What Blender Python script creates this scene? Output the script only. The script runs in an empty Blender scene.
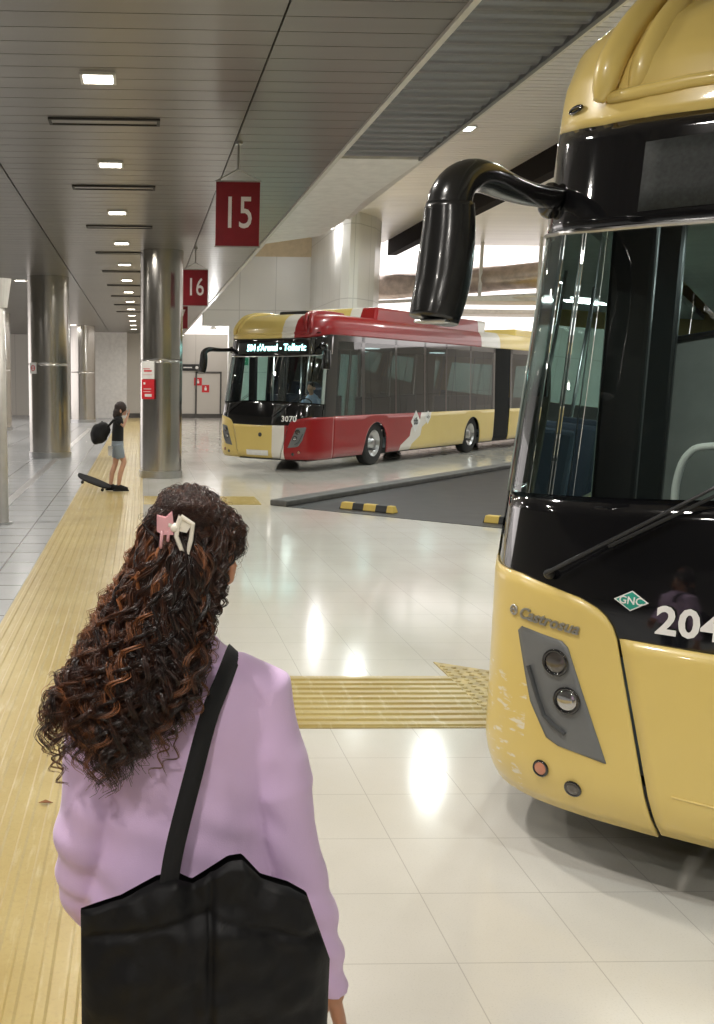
import bpy, bmesh, math, random
import numpy as np
from mathutils import Vector, Matrix, noise
random.seed(7)
PI = math.pi
C = bpy.context.scene.collection
# ------------------------------------------------------------ camera
cam_d = bpy.data.cameras.new('camera'); cam = bpy.data.objects.new('camera', cam_d); C.objects.link(cam)
F_PX, PPX, PPY, CAM_H = 1000.0, 170.0, 560.0, 1.85
pitch = math.atan((PPY-382)/F_PX); yaw = math.radians(1.692); roll = 0.008
Fv = Vector((math.sin(yaw)*math.cos(pitch), math.cos(yaw)*math.cos(pitch), -math.sin(pitch)))
Rv = Vector((math.cos(yaw), -math.sin(yaw), 0)); Uv = Rv.cross(Fv)
R2 = Rv*math.cos(roll)+Uv*math.sin(roll); U2 = -Rv*math.sin(roll)+Uv*math.cos(roll)
cam.matrix_world = Matrix(((R2.x, U2.x, -Fv.x, 0), (R2.y, U2.y, -Fv.y, 0), (R2.z, U2.z, -Fv.z, CAM_H), (0, 0, 0, 1)))
cam_d.sensor_fit = 'VERTICAL'; cam_d.sensor_height = 36; cam_d.lens = 36*F_PX/1024
cam_d.shift_x = (357-PPX)/1024; cam_d.shift_y = (PPY-512)/1024
cam_d.clip_start = 0.05; cam_d.clip_end = 500
bpy.context.scene.camera = cam
# ------------------------------------------------------------ world, exposure, lights
w = bpy.data.worlds.new('sky'); bpy.context.scene.world = w; w.use_nodes = True
bg = w.node_tree.nodes['Background']; bg.inputs[0].default_value = (1.0, 0.93, 0.90, 1); bg.inputs[1].default_value = 2.2
vs = bpy.context.scene.view_settings
vs.view_transform = 'Standard'; vs.look = 'None'; vs.gamma = 1; vs.use_curve_mapping = False; vs.exposure = -0.03
LOWZ, HIGHZ = 4.3, 6.95
P_LOW, P_HIGH = 38.0, 190.0          # watts of the small ceiling downlights / of the bay lamps

# ------------------------------------------------------------ node helpers
def new_mat(name):
    m = bpy.data.materials.new(name); m.use_nodes = True
    return m, m.node_tree, m.node_tree.nodes['Principled BSDF']
def sv(nt, sock, v):
    if hasattr(v, 'node'): nt.links.new(v, sock)
    else:
        if isinstance(v, tuple) and len(v) == 3 and sock.type == 'RGBA': v = v+(1,)
        sock.default_value = v
def mth(nt, op, a, b=0.0, c=None):
    n = nt.nodes.new('ShaderNodeMath'); n.operation = op
    sv(nt, n.inputs[0], a); sv(nt, n.inputs[1], b)
    if c is not None: sv(nt, n.inputs[2], c)
    return n.outputs[0]
def xyz(nt):
    t = nt.nodes.new('ShaderNodeTexCoord'); s = nt.nodes.new('ShaderNodeSeparateXYZ')
    nt.links.new(t.outputs['Object'], s.inputs[0]); return s.outputs[0], s.outputs[1], s.outputs[2], t.outputs['Object']
def mixc(nt, f, a, b):
    n = nt.nodes.new('ShaderNodeMix'); n.data_type = 'RGBA'
    sv(nt, n.inputs[0], f); sv(nt, n.inputs[6], a); sv(nt, n.inputs[7], b); return n.outputs[2]
def noise_n(nt, co, scale, detail=4, sx=(1, 1, 1), rough=0.55):
    mp = nt.nodes.new('ShaderNodeMapping'); mp.inputs['Scale'].default_value = sx
    nt.links.new(co, mp.inputs[0]); n = nt.nodes.new('ShaderNodeTexNoise')
    n.inputs['Scale'].default_value = scale; n.inputs['Detail'].default_value = detail; n.inputs['Roughness'].default_value = rough
    nt.links.new(mp.outputs[0], n.inputs['Vector']); return n.outputs[0]
def ramp(nt, f, a, b):
    n = nt.nodes.new('ShaderNodeMapRange'); sv(nt, n.inputs[0], f); n.inputs[1].default_value = a; n.inputs[2].default_value = b
    return n.outputs[0]
def bump(nt, bs, h, strength=0.3, dist=0.01):
    b = nt.nodes.new('ShaderNodeBump'); b.inputs['Strength'].default_value = strength; b.inputs['Distance'].default_value = dist
    sv(nt, b.inputs['Height'], h); nt.links.new(b.outputs[0], bs.inputs['Normal'])
def mat(name, col, rough=0.5, metal=0.0, coat=0.0, var=0.08, scale=6.0, bmp=0.0, emit=0.0, spec=0.5, sx=(1, 1, 1)):
    m, nt, bs = new_mat(name)
    x, y, z, co = xyz(nt); n = noise_n(nt, co, scale, 4, sx)
    dark = tuple(c*(1-var) for c in col); lite = tuple(min(1, c*(1+var)) for c in col)
    sv(nt, bs.inputs['Base Color'], mixc(nt, ramp(nt, n, .3, .7), dark, lite))
    bs.inputs['Roughness'].default_value = rough; bs.inputs['Metallic'].default_value = metal
    bs.inputs['Coat Weight'].default_value = coat; bs.inputs['Coat Roughness'].default_value = 0.06
    bs.inputs['Specular IOR Level'].default_value = spec
    if bmp: bump(nt, bs, n, bmp, 0.01)
    if emit:
        bs.inputs['Emission Color'].default_value = col+(1,); bs.inputs['Emission Strength'].default_value = emit
    return m
def glass_mat(name, tint, refl=0.09, rough=0.0):
    m = bpy.data.materials.new(name); m.use_nodes = True; nt = m.node_tree; nt.nodes.clear()
    out = nt.nodes.new('ShaderNodeOutputMaterial'); tr = nt.nodes.new('ShaderNodeBsdfTransparent'); gl = nt.nodes.new('ShaderNodeBsdfGlossy')
    tr.inputs[0].default_value = tint+(1,); gl.inputs['Roughness'].default_value = rough
    fr = nt.nodes.new('ShaderNodeFresnel'); fr.inputs[0].default_value = 1.45
    mx = nt.nodes.new('ShaderNodeMixShader')
    nt.links.new(mth(nt, 'ADD', fr.outputs[0], refl), mx.inputs[0]); nt.links.new(tr.outputs[0], mx.inputs[1]); nt.links.new(gl.outputs[0], mx.inputs[2])
    nt.links.new(mx.outputs[0], out.inputs[0]); return m

M = {}
M['trim'] = mat('white_trim', (.62, .60, .56), .35)
M['black'] = mat('black_plastic', (.012, .012, .013), .32)
M['gloss_black'] = mat('gloss_black', (.006, .006, .007), .06, coat=1)
M['mirror_black'] = mat('mirror_black', (.010, .010, .010), .22, coat=.3)
M['rubber'] = mat('rubber', (.012, .012, .012), .7)
M['dark'] = mat('dark_interior', (.045, .048, .05), .55)
M['grey_in'] = mat('grey_interior', (.27, .26, .24), .6)
M['chrome'] = mat('chrome', (.75, .76, .76), .12, metal=1)
M['alu'] = mat('aluminium', (.5, .5, .5), .3, metal=1)
M['white'] = mat('white_paint', (.78, .77, .74), .4)
M['red'] = mat('red_sign', (.22, .008, .017), .4)
M['red_bright'] = mat('red_notice', (.62, .02, .03), .45)
M['seat'] = mat('seat_fabric', (.05, .06, .09), .85)
M['windshield'] = glass_mat('windshield_glass', (.80, .88, .85), .045)
M['side_glass'] = glass_mat('tinted_glass', (.16, .22, .22), .08)
M['door_glass'] = glass_mat('door_glass', (.58, .88, .85), .06)
for n_ in M['door_glass'].node_tree.nodes:
    if n_.type == 'FRESNEL': n_.inputs[0].default_value = 1.03
M['clear'] = glass_mat('clear_lens', (.9, .9, .9), .05)

# ------------------------------------------------------------ mesh helpers
def link(name, me, m=None, parent=None, smooth=False):
    o = bpy.data.objects.new(name, me); C.objects.link(o)
    if m is not None: me.materials.append(m)
    if parent is not None: o.parent = parent
    if smooth:
        for p in me.polygons: p.use_smooth = True
    return o
def tag(o, label=None, cat=None, group=None, kind=None):
    if label: o['label'] = label
    if cat: o['category'] = cat
    if group: o['group'] = group
    if kind: o['kind'] = kind
    return o
def empty(name, loc=(0, 0, 0), rz=0, label=None, cat=None, group=None):
    o = bpy.data.objects.new(name, None); o.empty_display_size = .1; C.objects.link(o); o.location = loc; o.rotation_euler[2] = rz
    return tag(o, label, cat, group)
class MB:
    def __init__(s): s.v = []; s.f = []
    def add(s, vs, fs):
        n = len(s.v); s.v += [tuple(v) for v in vs]; s.f += [tuple(i+n for i in f) for f in fs]; return s
    def box(s, x0, x1, y0, y1, z0, z1):
        return s.add([(x0,y0,z0),(x1,y0,z0),(x1,y1,z0),(x0,y1,z0),(x0,y0,z1),(x1,y0,z1),(x1,y1,z1),(x0,y1,z1)],
                     [(3,2,1,0),(4,5,6,7),(0,1,5,4),(1,2,6,5),(2,3,7,6),(3,0,4,7)])
    def prism(s, pts, z0, z1):
        n = len(pts); a = sum(p[0]*q[1]-q[0]*p[1] for p, q in zip(pts, pts[1:]+pts[:1]))
        if a < 0: pts = pts[::-1]
        return s.add([(x,y,z0) for x,y in pts]+[(x,y,z1) for x,y in pts],
                     [tuple(range(n-1,-1,-1)), tuple(range(n,2*n))]+[(i,(i+1)%n,(i+1)%n+n,i+n) for i in range(n)])
    def cyl(s, cx, cy, z0, z1, r, n=32, r1=None):
        r1 = r if r1 is None else r1
        vs = [(cx+r*math.cos(2*PI*i/n), cy+r*math.sin(2*PI*i/n), z0) for i in range(n)]+[(cx+r1*math.cos(2*PI*i/n), cy+r1*math.sin(2*PI*i/n), z1) for i in range(n)]
        return s.add(vs, [tuple(range(n-1,-1,-1)), tuple(range(n,2*n))]+[(i,(i+1)%n,(i+1)%n+n,i+n) for i in range(n)])
    def tube(s, pts, rad, n=10, up=(0, 0, 1), caps=True):
        """sweep; rad = float, or list of float / (ra, rb)"""
        pts = [Vector(p) for p in pts]; k = len(pts)
        if not isinstance(rad, (list, tuple)): rad = [rad]*k
        rad = [(r, r) if not isinstance(r, (list, tuple)) else r for r in rad]
        vs = []; prev = None
        for i, p in enumerate(pts):
            t = (pts[min(i+1, k-1)]-pts[max(i-1, 0)]).normalized()
            if prev is None:
                u = Vector(up)
                if abs(u.dot(t)) > .97: u = Vector((0, 1, 0)) if abs(t.y) < .9 else Vector((1, 0, 0))
                a = u.cross(t).normalized()
            else: a = (prev-t*prev.dot(t)).normalized()
            prev = a; b = t.cross(a)
            for j in range(n):
                an = 2*PI*j/n; vs.append(p+a*(rad[i][0]*math.cos(an))+b*(rad[i][1]*math.sin(an)))
        fs = [(i*n+j, i*n+(j+1) % n, (i+1)*n+(j+1) % n, (i+1)*n+j) for i in range(k-1) for j in range(n)]
        if caps: fs += [tuple(range(n-1, -1, -1)), tuple(range((k-1)*n, k*n))]
        return s.add(vs, fs)
    def ball(s, c, r, n=12, m=8):
        if not isinstance(r, (list, tuple)): r = (r, r, r)
        vs = [(c[0], c[1], c[2]-r[2])]
        for i in range(1, m):
            th = PI*i/m-PI/2
            vs += [(c[0]+r[0]*math.cos(th)*math.cos(2*PI*j/n), c[1]+r[1]*math.cos(th)*math.sin(2*PI*j/n), c[2]+r[2]*math.sin(th)) for j in range(n)]
        vs.append((c[0], c[1], c[2]+r[2])); L = len(vs)-1
        fs = [(0, 1+(j+1) % n, 1+j) for j in range(n)]
        fs += [(1+i*n+j, 1+i*n+(j+1) % n, 1+(i+1)*n+(j+1) % n, 1+(i+1)*n+j) for i in range(m-2) for j in range(n)]
        fs += [(L, 1+(m-2)*n+j, 1+(m-2)*n+(j+1) % n) for j in range(n)]
        return s.add(vs, fs)
    def build(s, name, m=None, parent=None, smooth=False, bevel=0, xf=None):
        me = bpy.data.meshes.new(name); v = [xf(p) for p in s.v] if xf else s.v
        me.from_pydata(v, [], s.f); me.update()
        o = link(name, me, m, parent, smooth)
        if bevel:
            b = o.modifiers.new('bevel', 'BEVEL'); b.width = bevel; b.segments = 2; b.limit_method = 'ANGLE'
        return o
def fuse(mb, name, m, parent=None, voxel=.008, smooth_it=4, noise_fn=None, decimate=None):
    """weld overlapping shapes into one continuous surface"""
    o = mb.build('tmp', None)
    r = o.modifiers.new('r', 'REMESH'); r.mode = 'VOXEL'; r.voxel_size = voxel; r.use_smooth_shade = True
    s_ = o.modifiers.new('s', 'SMOOTH'); s_.factor = .5; s_.iterations = smooth_it
    dg = bpy.context.evaluated_depsgraph_get(); dg.update()
    me = bpy.data.meshes.new_from_object(o.evaluated_get(dg)); me.name = name
    bpy.data.objects.remove(o)
    if noise_fn:
        nn = [v.normal.copy() for v in me.vertices]; cc = [noise_fn(v.co.copy(), n_) for v, n_ in zip(me.vertices, nn)]
        for v, c_ in zip(me.vertices, cc): v.co = c_
    me.materials.clear()
    return link(name, me, m, parent, True)
def text_mesh(txt, size, spacing=1.0, shear=0.0, extrude=0.0, bold=0.0, res=3):
    cu = bpy.data.curves.new('t', 'FONT'); cu.body = txt; cu.size = size; cu.align_x = 'CENTER'; cu.align_y = 'CENTER'
    cu.space_character = spacing; cu.shear = shear; cu.extrude = extrude; cu.offset = bold; cu.resolution_u = res
    o = bpy.data.objects.new('t', cu); C.objects.link(o)
    dg = bpy.context.evaluated_depsgraph_get(); dg.update()
    me = bpy.data.meshes.new_from_object(o.evaluated_get(dg)); bpy.data.objects.remove(o); return me
def text_on(name, txt, size, fn, m, parent, extrude=.001, sx=1.0, **k):
    me = text_mesh(txt, size, extrude=extrude, **k); me.materials.clear()
    for v in me.vertices: v.co = fn(v.co.x*sx, v.co.y, v.co.z+extrude)
    me.name = name; return link(name, me, m, parent)
def cm(pts, n):
    P = np.array(pts, float); P = np.vstack([2*P[0]-P[1], P, 2*P[-1]-P[-2]]); k = len(P)-3; o = []
    for u in np.linspace(0, k-1e-6, n):
        i = int(u); t = u-i; a, b, c, d = P[i:i+4]
        o.append(.5*(2*b+(c-a)*t+(2*a-5*b+4*c-d)*t*t+(3*b-a-3*c+d)*t**3))
    return np.array(o)
def smooth_path(pts, rad, n):
    q = cm([tuple(p)+tuple(r) for p, r in zip(pts, rad)], n); return [tuple(x[:3]) for x in q], [(x[3], x[4]) for x in q]
def struct(name, mb, m, **k): return tag(mb.build(name, m, **k), kind='structure')

# ------------------------------------------------------------ structural materials
def floor_mat():
    m, nt, bs = new_mat('polished_terrazzo'); x, y, z, co = xyz(nt)
    fx = mth(nt, 'FRACT', mth(nt, 'DIVIDE', mth(nt, 'ADD', x, 45-1.03), .45)); fy = mth(nt, 'FRACT', mth(nt, 'DIVIDE', mth(nt, 'ADD', y, 45-2.937), .45))
    gx = mth(nt, 'LESS_THAN', fx, .0085); gy = mth(nt, 'LESS_THAN', fy, .0085); g = mth(nt, 'MAXIMUM', gx, gy)
    n1 = noise_n(nt, co, .9, 5); n2 = noise_n(nt, co, 160, 2); n3 = noise_n(nt, co, 2.3, 6, (1, .4, 1))
    c = mixc(nt, ramp(nt, n1, .3, .7), (.60, .575, .51), (.68, .655, .60))
    c = mixc(nt, mth(nt, 'MULTIPLY', ramp(nt, n2, .55, .72), .25), c, (.42, .40, .36))
    c = mixc(nt, mth(nt, 'MULTIPLY', ramp(nt, n3, .62, .8), .18), c, (.40, .37, .32))
    c = mixc(nt, mth(nt, 'MULTIPLY', g, .45), c, (.25, .23, .2))
    sv(nt, bs.inputs['Base Color'], c); sv(nt, bs.inputs['Roughness'], mth(nt, 'ADD', mth(nt, 'MULTIPLY', n3, .13), .05))
    bump(nt, bs, mth(nt, 'ADD', mth(nt, 'MULTIPLY', g, -.5), mth(nt, 'MULTIPLY', n1, .25)), .15, .004); return m
M['floor'] = floor_mat()
def deck_mat():
    m, nt, bs = new_mat('grey_deck_tiles'); x, y, z, co = xyz(nt)
    fy = mth(nt, 'FRACT', mth(nt, 'DIVIDE', mth(nt, 'ADD', y, 60), .6)); fx = mth(nt, 'FRACT', mth(nt, 'DIVIDE', mth(nt, 'ADD', x, 60.2), 1.2))
    g = mth(nt, 'MAXIMUM', mth(nt, 'LESS_THAN', fy, .05), mth(nt, 'LESS_THAN', fx, .015)); n = noise_n(nt, co, 2, 5); n2 = noise_n(nt, co, 120, 2)
    c = mixc(nt, n, (.36, .37, .38), (.46, .47, .48)); c = mixc(nt, mth(nt, 'MULTIPLY', n2, .35), c, (.16, .165, .17)); c = mixc(nt, mth(nt, 'MULTIPLY', g, .75), c, (.08, .08, .085))
    sv(nt, bs.inputs['Base Color'], c); bs.inputs['Roughness'].default_value = .22; bump(nt, bs, mth(nt, 'MULTIPLY', g, -1), .2, .004); return m
M['deck'] = deck_mat()
def tactile_mat(name='yellow_tactile'):
    m, nt, bs = new_mat(name); x, y, z, co = xyz(nt)
    n1 = noise_n(nt, co, 1.6, 6); n2 = noise_n(nt, co, 9, 5, (3, .35, 1)); n3 = noise_n(nt, co, 70, 3)
    c = mixc(nt, ramp(nt, n1, .3, .7), (.38, .275, .085), (.49, .385, .155)); c = mixc(nt, mth(nt, 'MULTIPLY', ramp(nt, n2, .55, .8), .6), c, (.68, .62, .42))
    c = mixc(nt, mth(nt, 'MULTIPLY', ramp(nt, n3, .5, .75), .25), c, (.27, .19, .06))
    sv(nt, bs.inputs['Base Color'], c); bs.inputs['Roughness'].default_value = .3; return m
M['tactile'] = tactile_mat()
def slat_mat(name, a, b, rough, metal, sx=(.12, 2, 1)):
    m, nt, bs = new_mat(name); x, y, z, co = xyz(nt); n = noise_n(nt, co, 1.1, 3, sx)
    sv(nt, bs.inputs['Base Color'], mixc(nt, ramp(nt, n, .3, .7), a, b)); bs.inputs['Roughness'].default_value = rough; bs.inputs['Metallic'].default_value = metal
    return m
M['slat_low'] = slat_mat('taupe_metal_ceiling', (.20, .185, .163), (.24, .222, .196), .30, .55)
M['slat_high'] = slat_mat('white_slat_ceiling', (.70, .67, .63), (.78, .75, .70), .35, .1)
M['rib_dark'] = slat_mat('grey_ribbed_soffit', (.14, .14, .145), (.18, .18, .185), .33, .5)
M['plenum'] = mat('plenum', (.05, .047, .043), .8)
M['asphalt'] = mat('asphalt', (.035, .033, .032), .42, var=.25, scale=3, bmp=.1, spec=.2)
M['kerb'] = mat('kerb_stone', (.09, .085, .078), .55, var=.25, scale=5)
def wall_mat(name, a, px_, pz, gap=.012):
    m, nt, bs = new_mat(name); x, y, z, co = xyz(nt)
    s = mth(nt, 'ADD', x, y)
    g = mth(nt, 'MAXIMUM', mth(nt, 'LESS_THAN', mth(nt, 'FRACT', mth(nt, 'DIVIDE', mth(nt, 'ADD', s, 100), px_)), gap/px_), mth(nt, 'LESS_THAN', mth(nt, 'FRACT', mth(nt, 'DIVIDE', z, pz)), gap/pz))
    n = noise_n(nt, co, .7, 4); c = mixc(nt, n, tuple(v*.93 for v in a), a); c = mixc(nt, mth(nt, 'MULTIPLY', g, .5), c, tuple(v*.5 for v in a))
    sv(nt, bs.inputs['Base Color'], c); bs.inputs['Roughness'].default_value = .3; return m
M['wall'] = wall_mat('white_wall_panels', (.76, .75, .72), 1.3, 2.2, .03)
M['wall_beige'] = wall_mat('beige_wall_panels', (.60, .575, .52), 1.9, 4.4, .03)
def steel_mat():
    m, nt, bs = new_mat('brushed_steel_cladding'); x, y, z, co = xyz(nt)
    n = noise_n(nt, co, 5.5, 3, (1, 1, .04)); n2 = noise_n(nt, co, 60, 2, (1, 1, .03))
    sv(nt, bs.inputs['Base Color'], mixc(nt, n, (.42, .40, .375), (.62, .60, .56))); bs.inputs['Metallic'].default_value = 1
    sv(nt, bs.inputs['Roughness'], mth(nt, 'ADD', mth(nt, 'MULTIPLY', n2, .12), .16)); bump(nt, bs, n, .3, .02); return m
M['steel'] = steel_mat()
M['lamp'] = mat('lamp_diffuser', (1.0, .93, .80), .4, emit=16)
M['lamp_cool'] = mat('lamp_cool', (.92, 1.0, .97), .4, emit=14)

# ------------------------------------------------------------ setting: floors
ASP = [(2.2, 15.0), (6.6, 11.15), (15.6, 21.9), (11.2, 25.7)]
struct('floor', MB().box(-16, 24, -8, 60, -.2, 0), M['floor'])
struct('floor', MB().box(-16, -1.09, -8, 60, 0, .004), M['deck'])
def stripes_y(mb, x0, x1, y0, y1, z, ribw, gap, h):
    x = x0+gap/2
    while x+ribw < x1:
        mb.add([(x, y0, z), (x+ribw*.2, y0, z+h), (x+ribw*.8, y0, z+h), (x+ribw, y0, z), (x, y1, z), (x+ribw*.2, y1, z+h), (x+ribw*.8, y1, z+h), (x+ribw, y1, z)],
               [(0, 1, 5, 4), (1, 2, 6, 5), (2, 3, 7, 6), (0, 3, 2, 1), (4, 5, 6, 7)]); x += ribw+gap
    return mb
mb = MB().box(-1.08, .03, -4, 52, 0, .006); stripes_y(mb, -1.07, .02, -4, 52, .006, .045, .046, .006)
tag(mb.build('tactile_paving', M['tactile']), 'long yellow ribbed tactile path running along the platform past the woman and the pillars', 'tactile paving')
def cross_strip(y0, y1, x0, x1, label):
    mb = MB().box(x0, x1, y0, y1, 0, .006); n = int((y1-y0)/.092)
    for i in range(n):
        y = y0+.012+i*(y1-y0-.02)/n
        mb.add([(x0, y, .006), (x0, y+.012, .016), (x0, y+.05, .016), (x0, y+.062, .006), (x1, y, .006), (x1, y+.012, .016), (x1, y+.05, .016), (x1, y+.062, .006)],
               [(0, 4, 5, 1), (1, 5, 6, 2), (2, 6, 7, 3), (0, 1, 2, 3), (4, 7, 6, 5)])
    tag(mb.build('tactile_paving', M['tactile']), label, 'tactile paving')
cross_strip(5.17, 6.14, .04, 1.97, 'short yellow ribbed tactile strip leading from the woman to the near bus')
cross_strip(15.25, 16.3, .04, 1.85, 'yellow ribbed tactile strip on the floor in front of the kerbed asphalt lane')
mb = MB().prism([(1.975, 5.17), (1.975, 6.47), (2.9, 5.85), (2.32, 5.17)], 0, .006)
for i in range(14):
    for j in range(18):
        x = 2.0+i*.065; y = 5.2+j*.068+(i % 2)*.03
        if y < 6.47-(x-1.975)*.66-.03 and x < 2.32+(y-5.17)*.85-.04: mb.cyl(x, y, .006, .013, .019, 8, .012)
M['blister'] = mat('worn_yellow_blister', (.42, .32, .12), .5, var=.3, scale=14)
tag(mb.build('tactile_paving', M['blister']), 'worn yellow studded tactile wedge beside the near bus bumper', 'tactile paving')
struct('floor', MB().prism(ASP, 0, .006), M['asphalt'])
# kerb along the far edge of the asphalt lane
e0 = Vector((.645, .765, 0)); pe = Vector((-.765, .645, 0)); A0 = Vector((2.2, 15.0, 0))
q = [A0, A0+e0*13.5, A0+e0*13.5+pe*.3, A0+pe*.3]
tag(MB().prism([(p.x, p.y) for p in q], .0, .09).build('kerb', M['kerb'], bevel=.02), 'dark worn kerb running back between the asphalt lane and the red bus', 'kerb')
def stripe_mat():
    m, nt, bs = new_mat('yellow_black_bands'); x, y, z, co = xyz(nt)
    g = mth(nt, 'GREATER_THAN', mth(nt, 'FRACT', mth(nt, 'ADD', mth(nt, 'DIVIDE', x, .38), 10.12)), .52)
    sv(nt, bs.inputs['Base Color'], mixc(nt, g, (.62, .43, .09), (.02, .02, .02))); bs.inputs['Roughness'].default_value = .5; return m
M['bands'] = stripe_mat()
for (x, y, lab) in ((3.35, 14.57, 'yellow and black wheel stop on the asphalt, nearest the kerb tip'), (5.02, 13.1, 'yellow and black wheel stop half hidden by the near bus')):
    o = MB().add([(-.45, -.08, 0), (.45, -.08, 0), (.45, .08, 0), (-.45, .08, 0), (-.42, -.05, .1), (.42, -.05, .1), (.42, .05, .1), (-.42, .05, .1)],
                 [(3, 2, 1, 0), (4, 5, 6, 7), (0, 1, 5, 4), (1, 2, 6, 5), (2, 3, 7, 6), (3, 0, 4, 7)]).build('wheel_stop', M['bands'], bevel=.012)
    o.location = (x, y, .006); o.rotation_euler[2] = math.atan2(-.66, .75); tag(o, lab, 'wheel stop', 'wheel stops on the asphalt lane')
# drain channel in the grey deck
tag(MB().box(-2.12, -1.98, 3, 40, .004, .010).build('drain_channel', M['alu']), 'narrow pale metal drain channel set in the grey deck', 'drain')

# ------------------------------------------------------------ setting: ceilings
mb = MB(); y = -8.0; k = 0
while y < 58:
    for (x0, x1) in ((-16, -1.64), (-1.62, .955), (.97, 2.12)):
        mb.box(x0, x1, y+.006, y+.296, LOWZ, LOWZ+.02)
    y += .3
struct('ceiling', mb, M['slat_low'])
struct('ceiling', MB().box(-16, 2.12, -8, 58, LOWZ+.03, LOWZ+.2), M['plenum'])
struct('trim_1', MB().box(2.12, 2.17, -8, 58, LOWZ-.03, LOWZ+.3), M['trim'])
mb = MB(); y = -8.0
while y < 11.55:
    for (x0, x1, zo) in ((2.17, 3.06, .0),):
        n = 6
        vs = [(x, y+.23*i/n, 4.33+zo-.035*math.sin(PI*i/n)**.7) for x in (x0, x1) for i in range(n+1)]
        mb.add(vs, [(i, i+1, n+2+i, n+1+i) for i in range(n)])
    y += .23
struct('ceiling', mb, M['rib_dark'])
struct('ceiling', MB().prism([(2.17, 11.62), (3.12, 11.62), (3.02, 14.2), (3.1, 16), (3.02, 17.5), (2.2, 18.6)], LOWZ, LOWZ+.12), M['white'])
struct('wall_fascia', MB().box(3.08, 3.2, -8, 16, LOWZ+.04, HIGHZ), M['trim'])
struct('trim_4', MB().box(3.06, 3.1, -8, 11.6, LOWZ-.02, LOWZ+.1), M['rib_dark'])
struct('ceiling', MB().box(2.17, 3.08, -8, 11.6, LOWZ+.06, LOWZ+.1), M['plenum'])
struct('wall_fascia', MB().box(2.17, 2.22, 18.6, 58, LOWZ, HIGHZ), M['trim'])
mb = MB(); y = -8.0
while y < 38:
    mb.box(2.2, 8.88, y+.013, y+.187, HIGHZ, HIGHZ+.02); y += .2
struct('ceiling', mb, M['slat_high'])
struct('ceiling', MB().box(2.2, 8.9, -8, 38, HIGHZ+.03, HIGHZ+.1), M['plenum'])
struct('trim_2', MB().box(8.88, 9.2, -8, 37.3, 6.42, HIGHZ+.1), mat('dark_beam', (.010, .007, .006), .85, spec=.1))
mb = MB(); y = -8.0
while y < 35:
    mb.box(9.2, 24, y+.01, y+.24, 6.5, 6.52); y += .25
struct('ceiling', mb, M['slat_high'])
struct('ceiling', MB().box(9.2, 24, -8, 35, 6.53, 6.6), M['plenum'])

# ------------------------------------------------------------ setting: walls
struct('wall_back', MB().box(3.15, 6.05, 36.9, 37.3, 0, 6.28).box(2.2, 3.15, 36.9, 37.3, 3.85, 6.28), M['wall'])
struct('wall_back', MB().box(2.2, 6.05, 36.9, 37.3, 6.28, HIGHZ), mat('beige_band', (.62, .50, .33), .5))
pts = [(6.05, 37.3), (6.05, 32.2), (6.12, 31.6), (6.3, 31.3), (6.6, 31.4), (7.3, 32.3), (7.68, 33.2), (7.8, 34.2), (7.8, 37.3)]
struct('wall_core', MB().prism(pts, 0, HIGHZ), M['wall'])
struct('wall_back', MB().box(-.75, 6, 53, 53.3, 0, LOWZ), M['wall_beige'])
struct('wall_back', MB().box(-2.35, -.75, 51.8, 53.3, 0, LOWZ), M['white'])
struct('wall_back', MB().box(-9, -2.35, 55, 55.3, 0, LOWZ), M['wall_beige'])
struct('wall_right_recess', MB().box(5.0, 5.2, 37.3, 53, 0, LOWZ), M['wall_beige'])
struct('wall_left', MB().box(-16.2, -16, -8, 30, 0, LOWZ), M['wall_beige'])
struct('wall_front', MB().box(-16, 24, -8.2, -8, 0, 7), M['wall_beige'])  # unseen, added to keep sky light out from behind the camera
struct('wall_right', MB().box(24, 24.2, -8, 30, 0, 7), M['wall'])  # unseen, added to close the right side against sky light
struct('baseboard_back', MB().box(-.75, 6, 52.95, 53, 0, .22), M['kerb'])
# door in the back wall
struct('door_1', MB().box(2.9, 4.1, 52.93, 52.99, .22, 2.3), M['wall_beige'])
struct('trim_3', MB().box(2.82, 2.9, 52.9, 53, 0, 2.4).box(4.1, 4.18, 52.9, 53, 0, 2.4).box(2.82, 4.18, 52.9, 53, 2.3, 2.4), M['kerb'])

# ------------------------------------------------------------ lamps
def downlight(x, y, z, size, p, label, cool=False, group=None):
    r = empty('ceiling_downlight', (x, y, z-.012), 0, label, 'ceiling light', group)
    h = size/2
    MB().box(-h-.025, h+.025, -h-.025, -h, -.01, .012).box(-h-.025, h+.025, h, h+.025, -.01, .012).box(-h-.025, -h, -h, h, -.01, .012).box(h, h+.025, -h, h, -.01, .012).build('frame', M['trim'], r)
    MB().box(-h, h, -h, h, -.004, .008).build('diffuser', M['lamp_cool' if cool else 'lamp'], r)
    l = bpy.data.lights.new('glow', 'AREA'); l.energy = p; l.size = size; l.color = (.93, 1, .98) if cool else (1, .95, .88); l.spread = math.radians(165)
    lo = bpy.data.objects.new('light', l); C.objects.link(lo); lo.parent = r; lo.location = (0, 0, -.03)
ws = ['nearest the top edge', 'second from the top edge', 'third from the top edge', 'fourth, level with the top of the steel pillar']
for k in range(-4, 13):
    y = 8.75+k*3.3
    lab = ('square ceiling downlight, '+ws[k]) if 0 <= k < 4 else ('small square ceiling downlight far down the platform row' if k >= 4 else 'unseen square downlight added near the camera to light the foreground')
    downlight(-.36, y, LOWZ, .24, P_LOW*(1.9 if y < 6 else 1), lab, group='downlights above the platform')  # those nearest the camera are out of view, added and boosted for foreground light
for k in range(-1, 4):
    downlight(-3.0, 5.8+k*6.6, LOWZ, .24, P_LOW*2.0, 'square ceiling downlight above the left steel pillars' if k == 3 else 'square ceiling downlight over the grey deck', group='downlights above the grey deck')
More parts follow.
